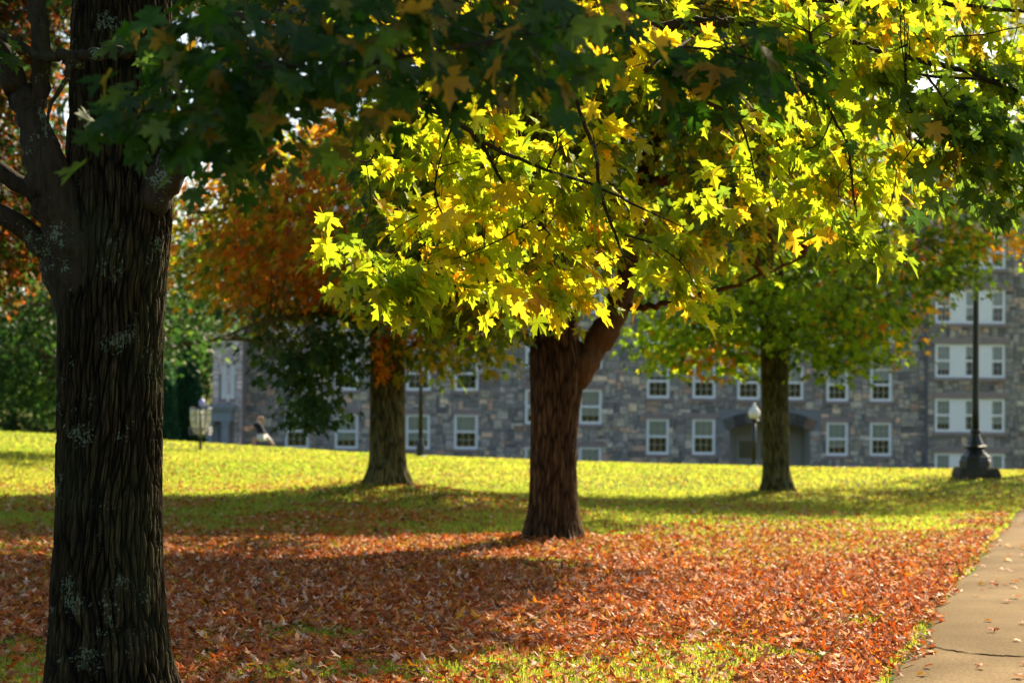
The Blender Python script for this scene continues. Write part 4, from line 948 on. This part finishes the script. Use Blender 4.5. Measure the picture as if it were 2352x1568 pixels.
def conifer(px, Y, py_top, wpx, lab):
    b_ = np.array([*P(px, 900, Y)[:2], 0]); b_[2] = float(zg(b_[0], b_[1])) - .1
    t = empty('conifer', b_, lab, 'tree', 'conifers by the hall'); H = P(px, py_top, Y)[2] - b_[2]; R = wpx / FPX * Y
    mb = MB(); mb.tube([(b_[0], b_[1], b_[2] - .1), (b_[0], b_[1], b_[2] + H * .95)], [.14, .02], 8); mb.build('trunk', M['bark_mid'], t)
    n_ = 9000; h = rng.random(n_) ** .8; a = rng.uniform(0, 6.283, n_); r = R * (np.clip(1 - h, 0, 1) ** .62) * (.72 + .3 * vn(np.cos(a) * 2 + 9, np.sin(a) * 2 + 9, h * 9)) * rng.random(n_) ** .25
    r *= np.clip(h / .05, .6, 1)
    pos = np.stack([b_[0] + r * np.cos(a), b_[1] + r * np.sin(a), b_[2] + .15 + h * H], 1); o = np.stack([np.cos(a), np.sin(a), 0 * a], 1)
    tip = unit(o * .5 + [0, 0, .9] + rng.normal(0, .25, (n_, 3))); nr = unit(o + rng.normal(0, .4, (n_, 3)))
    mb = MB(); V = np.array([(0, 0), (.22, .25), (.1, .6), (0, 1), (-.1, .6), (-.22, .25)], float)
    add_leaves(mb, (V, np.array([(0, 1, 2), (0, 2, 3), (0, 3, 4), (0, 4, 5)])), pos, tip, nr, .34 * rng.uniform(.7, 1.2, n_), palette(n_, [np.array([.022, .07, .036]), np.array([.035, .09, .035])], [.7, .3]), fold=.3, droop=.1)
    mb.build('crown', M['leaf'], t)
conifer(432, 93, 790, 52, 'tall dark green columnar conifer left of the hall portico')
conifer(378, 91, 850, 44, 'shorter dark conifer half hidden behind the big left trunk')

# ------------------------------------------------------------------ lamps
def lamp_big():
    g0 = np.array([*P(2240, 1097, 42.0)[:2], 0]); g0[2] = float(zg(g0[0], g0[1]))
    t = empty('street_lamp', g0, 'tall dark iron lamp post on a mossy stone plinth at the right of the lawn', 'street lamp')
    k = 42.0 / FPX; z0 = g0[2] - .08; x, y = g0[0], g0[1]; ytop = lambda py: (1097 - py) * k
    mb = MB(); s = 46 * k; s2 = 41 * k; h = 25 * k + .08
    rough = lambda: rng.normal(0, .012)
    ring = lambda hw, z: [(x + a * hw + rough(), y + b * hw + rough(), z) for a, b in ((-1, -1), (0, -1), (1, -1), (1, 0), (1, 1), (0, 1), (-1, 1), (-1, 0))]
    V = ring(s, z0) + ring(s * .985, z0 + h * .5) + ring(s2, z0 + h * .93) + ring(s2 * .93, z0 + h)
    F4 = [(a + r * 8, (a + 1) % 8 + r * 8, (a + 1) % 8 + (r + 1) * 8, a + (r + 1) * 8) for r in range(3) for a in range(8)]
    mb.add(V, [np.array(F4), np.arange(24, 32)[None]]); mb.build('plinth', M['moss_stone'], t)
    p = lambda rows_: [(r * k, ytop(py) + g0[2]) for r, py in rows_]
    mb = MB(); mb.lathe(p([(37, 1072.5), (37, 1058), (34, 1054), (33, 1047), (28, 1043), (21, 1037), (18, 1032), (26, 1028), (27, 1024), (20, 1021), (15, 1012), (11.5, 1003), (10, 996), (12, 992), (12, 988), (8.5, 984)]), x, y, 8); mb.build('base', M['iron'], t)
    mb = MB(); mb.lathe(p([(8.4, 986), (8, 940), (7.2, 800), (6.2, 640), (5.6, 560)]), x, y, 16); mb.build('pole', M['iron'], t, smooth=True)
    mb = MB(); mb.lathe(p([(5.6, 561), (9, 557), (7, 553), (11, 548), (13, 544), (10, 541)]), x, y, 16); mb.build('collar', M['iron'], t, smooth=True)
    mb = MB(); mb.lathe(p([(9, 541.5), (17, 528), (21, 512), (19, 496), (12, 482), (6, 474), (5, 468), (1, 464)]), x, y, 20); mb.build('globe', M['globe'], t, smooth=True)
lamp_big()
def lamp_small(px, Y, py_g, globe_px, label, pole_px):
    g0 = np.array([*P(px, 1000, Y)[:2], 0]); g0[2] = float(zg(g0[0], g0[1])); k = Y / FPX; x, y = g0[0], g0[1]
    t = empty('street_lamp', g0, label, 'street lamp', 'globe lamps before the hall')
    zg_ = P(px, py_g, Y)[2]; r = globe_px / 2 * k
    mb = MB(); mb.lathe([(pole_px * .95 * k, -.05), (pole_px * .95 * k, .35), (pole_px * .6 * k, .5), (pole_px * .5 * k, .6)], x, y, 12, z=g0[2]); mb.build('base', M['iron'], t)
    mb = MB(); mb.lathe([(pole_px * .5 * k, g0[2] + .58), (pole_px * .42 * k, zg_ - r * 1.5)], x, y, 12); mb.build('pole', M['iron'], t, smooth=True)
    mb = MB(); mb.lathe([(pole_px * .4 * k, zg_ - r * 1.5), (r * .8, zg_ - r * 1.2), (r * .6, zg_ - r * .95)], x, y, 14); mb.build('collar', M['iron'], t)
    mb = MB(); mb.lathe([(r * .55, zg_ - r * .96), (r * .9, zg_ - r * .5), (r, zg_), (r * .85, zg_ + r * .45), (r * .5, zg_ + r * .85), (r * .3, zg_ + r * 1.15), (r * .28, zg_ + r * 1.4), (r * .1, zg_ + r * 1.62)], x, y, 18); mb.build('globe', M['globe'], t, smooth=True)
lamp_small(1732, 66, 948, 28, 'slim lamp post with a cream acorn globe standing before the arched doorway', 11)
lamp_small(966, 62, 768, 24, 'slim dark lamp post with a pale globe hidden in leaves beside the orange maple', 10)

# small white ground markers at the foot of the wall and by the lamp post
for px, py, Y, r_, lab in ((973, 1041, 60, .06, 'small white ball shaped marker beside the lamp post foot'), (1922, 1076, 56, .055, 'left of two small white stones on the lawn crest'), (1938, 1077, 56, .06, 'right of two small white stones on the lawn crest')):
    q = P(px, py, Y); q[2] = float(zg(q[0], q[1])) + r_ * .6; mb = MB(); a = np.linspace(-1.5, 1.5, 9)
    mb.lathe([(r_ * math.cos(v) * (1 + .1 * math.sin(3 * v)), r_ * .85 * math.sin(v)) for v in a], q[0], q[1], 12, z=q[2])
    tag(mb.build('white_stone', M['whitecloth'], smooth=True), lab, 'stone')

# ------------------------------------------------------------------ disc basket
def basket():
    Y = 63.0; g0 = np.array([*P(460, 1035, Y)[:2], 0]); g0[2] = float(zg(g0[0], g0[1])); k = Y / FPX; x, y = g0[0], g0[1]; z = lambda py: float(P(460, py, Y)[2])
    t = empty('disc_basket', g0, 'disc throwing basket with pale hanging chains on a dark blue pole', 'basket')
    mb = MB(); mb.tube([(x, y, g0[2] - .1), (x, y, z(936))], 3.2 * k, 10); mb.build('pole', M['navyiron'], t, smooth=True)
    ring = lambda r, zz, n=28: np.stack([x + r * np.cos(np.arange(n) * 2 * np.pi / n), y + r * np.sin(np.arange(n) * 2 * np.pi / n), np.full(n, zz)], 1)
    R0 = 24 * k; mb = MB()
    mb.tube(ring(R0, z(937)), .022, 6, closed=True)
    for a in range(4): mb.tube([(x, y, z(937)), (x + R0 * math.cos(a * 1.571), y + R0 * math.sin(a * 1.571), z(937))], .014, 6)
    mb.build('top_ring', M['navyiron'], t)
    mb = MB()
    for layer, n_, rr in ((0, 12, R0 * .93), (1, 6, R0 * .55)):
        for c in range(n_):
            a = c * 2 * math.pi / n_ + layer * .2; u = np.linspace(0, 1, 9)
            rad = rr * (1 - u ** 2.4) ** .5 + .04 * u; zz = z(939) + (z(1001 - 12 * layer) - z(939)) * (u ** 1.0)
            q = np.stack([x + rad * np.cos(a), y + rad * np.sin(a), zz], 1); mb.tube(q, np.where(np.arange(9) % 2, .022, .012), 5)
    mb.build('chain_set', M['chain'], t)
    mb = MB(); R1 = 27 * k
    for zz in (983, 990, 997): mb.tube(ring(R1 * (1 if zz < 995 else .93), z(zz)), .011, 5, closed=True)
    for c in range(20):
        a = c * 2 * math.pi / 20; mb.tube([(x + R1 * math.cos(a), y + R1 * math.sin(a), z(983)), (x + R1 * .93 * math.cos(a), y + R1 * .93 * math.sin(a), z(997)), (x, y, z(1000))], .007, 4)
    mb.build('tray', M['navyiron'], t)
    mb = MB(); xo = x + 3 * k; mb.lathe([(.02, z(937)), (.075, z(934)), (.10, z(927)), (.085, z(920)), (.03, z(915))], xo, y, 12); mb.build('marker_cap', M['lilac'], t, smooth=True)
basket()

# ------------------------------------------------------------------ the person lunging by the hall
def skin_obj(name, nodes, edges, mat, parent, sub=2):
    me = bpy.data.meshes.new(name); me.from_pydata([tuple(n_[:3]) for n_ in nodes], edges, []); me.materials.append(mat)
    o = bpy.data.objects.new(name, me); scene.collection.objects.link(o)
    if parent: o.parent = parent; o.matrix_parent_inverse = Matrix.Translation(-parent_world(parent))
    sm = o.modifiers.new('skin', 'SKIN'); sm.use_smooth_shade = True; sm.branch_smoothing = .3
    me.skin_vertices if me.skin_vertices else None
    for v, n_ in zip(me.skin_vertices[0].data, nodes): v.radius = (n_[3], n_[4] if len(n_) > 4 else n_[3])
    me.skin_vertices[0].data[0].use_root = True
    o.modifiers.new('sub', 'SUBSURF').levels = sub; o.modifiers['sub'].render_levels = sub
    return o
def person():
    Y = 71.0; k = Y / FPX
    hip = P(604, 1001, Y); ox, oz = hip[0], hip[2]
    def W(px, py, dy=0.0): q = P(px, py, Y + dy); return (q[0], q[1], q[2])
    t = empty('person', (ox, Y, float(zg(ox, Y))), 'person lunging left with both arms out in a dark top and white shorts', 'person')
    nd = [(*W(604, 1001), .125), (*W(600, 990), .125), (*W(595, 979), .14), (*W(593, 971), .12), (*W(594, 966), .052), (*W(596, 960), .082, .09), (*W(596.5, 956), .07, .08),   # 0-6 pelvis to head
          (*W(591, 972.5, -.2), .055), (*W(582, 981, -.22), .042), (*W(573, 987, -.2), .032), (*W(569, 988, -.2), .026),            # 7-10 near arm
          (*W(592, 972, .2), .055), (*W(581, 977, .2), .042), (*W(571, 982, .18), .032), (*W(566, 983.5, .18), .026),               # 11-14 far arm
          (*W(600, 1004, -.1), .095), (*W(582, 1008, -.14), .068), (*W(584, 1022, -.14), .052), (*W(588, 1036, -.14), .036), (*W(581, 1039.5, -.14), .036),   # 15-19 front leg
          (*W(611, 1004, .1), .095), (*W(622, 1013, .12), .066), (*W(629, 1025, .12), .05), (*W(636, 1037, .12), .034), (*W(631, 1040, .12), .034)]           # 20-24 rear leg
    ed = [(0, 1), (1, 2), (2, 3), (3, 4), (4, 5), (5, 6), (3, 7), (7, 8), (8, 9), (9, 10), (3, 11), (11, 12), (12, 13), (13, 14), (0, 15), (15, 16), (16, 17), (17, 18), (18, 19), (0, 20), (20, 21), (21, 22), (22, 23), (23, 24)]
    fing = []
    for hand, dy in ((10, -.2), (14, .18)):
        hx = nd[hand]
        for f in range(5):
            L = (.055, .085, .095, .088, .07)[f]; a = (-.055, -.03, -.01, .01, .03)[f]
            b0 = len(nd); up_ = .03 if f == 0 else 0
            nd.append((hx[0] - .04 + (.02 if f == 0 else 0), hx[1] + a, hx[2] + up_, .011)); nd.append((hx[0] - .04 - L * .6, hx[1] + a * 1.3, hx[2] - .01 + up_, .010)); nd.append((hx[0] - .04 - L, hx[1] + a * 1.3, hx[2] - .03 + up_, .008))
            ed += [(hand, b0), (b0, b0 + 1), (b0 + 1, b0 + 2)]
    skin_obj('body', nd, ed, M['skin'], t)
    g_ = lambda i, f=1.15, dz=0: (nd[i][0], nd[i][1], nd[i][2] + dz, nd[i][3] * f)
    skin_obj('shirt', [g_(1, 1.16), g_(2, 1.16), g_(3, 1.15), g_(7, 1.3), g_(8, 1.35), g_(11, 1.3), g_(12, 1.35), (*[a * .6 + b * .4 for a, b in zip(nd[0][:3], nd[1][:3])], .145)], [(0, 1), (1, 2), (2, 3), (3, 4), (2, 5), (5, 6), (0, 7)], M['navy'], t)
    mid = lambda a, b, f, r: (*[p * (1 - f) + q * f for p, q in zip(nd[a][:3], nd[b][:3])], r)
    skin_obj('shorts', [g_(0, 1.16), g_(15, 1.22), mid(15, 16, .75, .10), g_(20, 1.22), mid(20, 21, .75, .10)], [(0, 1), (1, 2), (0, 3), (3, 4)], M['whitecloth'], t)
    for a, b_, c in ((18, 19, 17), (23, 24, 22)):
        skin_obj('shoe', [mid(a, c, .15, .045), g_(a, 1.25), g_(b_, 1.3), (nd[b_][0] - .07, nd[b_][1], nd[b_][2] - .01, .03)], [(0, 1), (1, 2), (2, 3)], M['black_rubber'], t)
    skin_obj('sock', [mid(21, 22, .55, .062), mid(21, 22, .9, .056), g_(22, 1.1), mid(22, 23, .8, .042)], [(0, 1), (1, 2), (2, 3)], M['black_rubber'], t)
    h = nd[5]
    skin_obj('hair', [(h[0] + .03, h[1], h[2] + .055, .088), (h[0] + .065, h[1], h[2] + .0, .075), (h[0] + .09, h[1], h[2] - .07, .055), (h[0] + .10, h[1], h[2] - .17, .04), (h[0] + .09, h[1], h[2] - .25, .018)], [(0, 1), (1, 2), (2, 3), (3, 4)], M['hair'], t)
    for s_ in (-1, 1):
        mb = MB(); a = np.linspace(-1.5, 1.5, 6); mb.lathe([(.013 * math.cos(v), .013 * math.sin(v)) for v in a], h[0] - .078, h[1] + s_ * .032, 8, z=h[2] + .012); mb.build('eye', M['dark'], t, smooth=True)
        skin_obj('ear', [(h[0] + .01, h[1] + s_ * .088, h[2] + .02, .012), (h[0] + .015, h[1] + s_ * .092, h[2] - .02, .014)], [(0, 1)], M['skin'], t, 1)
    skin_obj('nose', [(h[0] - .075, h[1], h[2] + .01, .012), (h[0] - .10, h[1], h[2] - .018, .014)], [(0, 1)], M['skin'], t, 1)
    mb = MB(); mb.tube([(h[0] - .082, h[1] - .025, h[2] - .05), (h[0] - .09, h[1], h[2] - .052), (h[0] - .082, h[1] + .025, h[2] - .05)], .006, 5); mb.build('mouth', M['hair'], t)
person()

# ------------------------------------------------------------------ grass and fallen leaves
def litter_density(x, y):
    base = np.interp(y, [8, 11, 12.6, 14, 20, 23, 27, 33, 42, 60], [.62, .66, .70, .70, .50, .34, .27, .13, .07, .03])
    n_ = vn(x * .55 + 3, y * .40 + 7, .5); n2_ = vn(x * 1.7 + 3, y * 1.3 + 7, 2.5)
    patch = np.clip((n_ * .6 + n2_ * .4 - np.interp(y, [8, 11, 13, 15, 20, 24], [.52, .49, .40, .22, .25, .42]) - .10 * np.clip((x - .3) * 2, 0, 1) * np.clip((13.5 - y) * .7, 0, 1) + .10 * np.clip(.5 - x * .4, 0, 1)) * 5, .14, 1)
    left = np.clip((x / y + .29) * 9, .6, 1)
    return base * patch * left
def fan(n, y0, y1, pw, margin=.03):
    u = rng.random(n); y = (y0 ** (1 - pw) + u * (y1 ** (1 - pw) - y0 ** (1 - pw))) ** (1 / (1 - pw)) if pw != 1 else y0 * (y1 / y0) ** u
    x = y * rng.uniform(-.257 - margin, .257 + margin, n) + rng.uniform(-.5, .5, n); return x, y
# blades
NB = 610000
x, y = fan(NB, 9.0, 72, 1.25, .08)
pdst = path_dist(x, y); keep = (pdst < .03 + .05 * rng.random(NB)) | (pdst > PW); x, y = x[keep], y[keep]
n_ = len(x); z = zg(x, y); a = rng.uniform(0, 6.283, n_); lean = rng.uniform(.1, .9, n_)
h = rng.uniform(.018, .045, n_) * (1 + y / 120) * (.7 + .6 * vn(x * .9, y * .9, 4)); wd = np.maximum(.0028, .00030 * y) * rng.uniform(.7, 1.4, n_)
d = np.stack([np.cos(a), np.sin(a), 0 * a], 1); sdv = np.stack([-np.sin(a), np.cos(a), 0 * a], 1); b0 = np.stack([x, y, z - .005], 1)
t1 = b0 + d * (lean * h * .35)[:, None] + np.array([0, 0, 1.0]) * (h * .65)[:, None]; t2 = b0 + d * (lean * h)[:, None] + np.array([0, 0, 1.0]) * (h * np.sqrt(1.2 - lean ** 2 * .6))[:, None]
Q = np.stack([b0 - sdv * wd[:, None], b0 + sdv * wd[:, None], t1 + sdv * (wd * .7)[:, None], t1 - sdv * (wd * .7)[:, None], t2], 1)
tone = vn(x * .3 + 5, y * .3 + 2, 1)[:, None]
gcol = palette(n_, [np.array([.125, .20, .024]), np.array([.18, .225, .03]), np.array([.27, .22, .06])], [.40, .43, .17]) * 1.0 * (1 - tone * .34) + tone * .34 * np.array([.34, .28, .06])
mb = MB(); k5 = np.arange(n_)[:, None] * 5
mb.add(Q.reshape(-1, 3), [k5 + [0, 1, 2, 3], k5 + [3, 2, 4]], np.repeat(gcol, 5, 0))
tag(mb.build('grass', M['grass_blade']), 'short yellow green grass of the lawn', 'grass', kind='stuff')
# fallen leaves: one uncountable carpet
def litter_leaves(mb, x, y, lift, tpl, size, cols):
    n_ = len(x); z = zg(x, y) + lift
    a = rng.uniform(0, 6.283, n_); tilt = np.abs(rng.normal(0, .26, n_)); b_ = rng.uniform(0, 6.283, n_)
    nr = np.stack([np.sin(tilt) * np.cos(b_), np.sin(tilt) * np.sin(b_), np.cos(tilt)], 1) * np.where(rng.random(n_) < .5, 1, -1)[:, None]
    tp_ = np.stack([np.cos(a), np.sin(a), 0 * a], 1); tp_ = unit(tp_ - nr * (tp_ * nr).sum(1, keepdims=True))
    pos = np.stack([x, y, z], 1) - tp_ * (size * .4)[:, None]
    pos[:, 2] += np.abs(tp_[:, 2]) * size * .25
    add_leaves(mb, tpl, pos, tp_, nr, size, cols, fold=.42, droop=.45, jag=.10)
LC = [np.array([.34, .085, .016]), np.array([.24, .055, .016]), np.array([.34, .14, .05]), np.array([.50, .31, .19]), np.array([.12, .045, .018]), np.array([.55, .27, .012]), np.array([.62, .44, .32]), np.array([.07, .028, .012])]
LW = [.36, .17, .15, .11, .06, .06, .05, .06]
NL = 620000
x, y = fan(NL, 9.2, 66, .55, .07)
acc = litter_density(x, y) * np.where(y > 30, 1.0, 1.0)
pdst = path_dist(x, y); acc = np.where((pdst > 0) & (pdst < PW), acc * np.clip(.95 - pdst * 6.5 * (.4 + 1.4 * vn(x * 2.1, y * 1.3, 8.2)), 0, .6), acc); acc = np.where((pdst > -.7) & (pdst < 0), np.maximum(acc, (.55 + .4 * (pdst > -.3)) * np.interp(y, [10, 24, 32], [1, 1, .1]) * np.clip(vn(x * 1.3, y * 1.3, 9.1) * 2.2 - .2, .15, 1)), acc)
keep = rng.random(NL) < acc; x, y = x[keep], y[keep]
near_ = y < 19; mb = MB()
for sel, tpl in ((near_, T_SIMPLE), (~near_, T_FAR)):
    litter_leaves(mb, x[sel], y[sel], .02 + .03 * rng.random(sel.sum()), tpl, .050 * rng.uniform(.45, 1.55, sel.sum()), palette(int(sel.sum()), LC, LW))
tag(mb.build('fallen_leaves', M['litter']), 'carpet of red and brown fallen leaves over the lawn', 'leaf litter', kind='stuff')
# single leaves lying on the path
protos = []
for k in range(8):
    mb = MB(); n1_ = np.array([[0, 0, 1.0]]); sgn = 1 if k % 2 else -1
    add_leaves(mb, T_FULL, np.array([[0, -.04, 0]]), np.array([[0, 1.0, 0]]), n1_ * sgn, np.array([.064]), palette(1, LC, LW), fold=.3, droop=.3 * sgn, jag=.12)
    me = mb.mesh('fallen_leaf', M['litter']); co = np.zeros(len(me.vertices) * 3, np.float32); me.vertices.foreach_get('co', co); co = co.reshape(-1, 3); co[:, 2] -= co[:, 2].min(); me.vertices.foreach_set('co', co.ravel()); me.update(); protos.append(me)
cnt = 0
while cnt < 70:
    s_ = rng.uniform(0, 22); o_ = rng.uniform(.15, PW) if rng.random() < .6 else rng.uniform(.1, .8)
    q = E0 + pd_ * s_ + pn * o_; xx, yy = proj(np.array([[q[0], q[1], 0]]))
    if xx[0] > 2380 or yy[0] > 1600 or vn(q[0] * 2.2, q[1] * 1.1, 3.3) < .42: continue
    o = bpy.data.objects.new('fallen_leaf', protos[cnt % 8]); scene.collection.objects.link(o)
    o.location = (q[0], q[1], float(zg(q[0], q[1])) + .032); o.rotation_euler = (0, 0, rng.uniform(0, 6.283)); sc_ = rng.uniform(.7, 1.2); o.scale = (sc_, sc_, sc_)
    tag(o, 'curled dry maple leaf lying on the tan concrete footpath', 'leaf', 'fallen leaves on the path'); cnt += 1
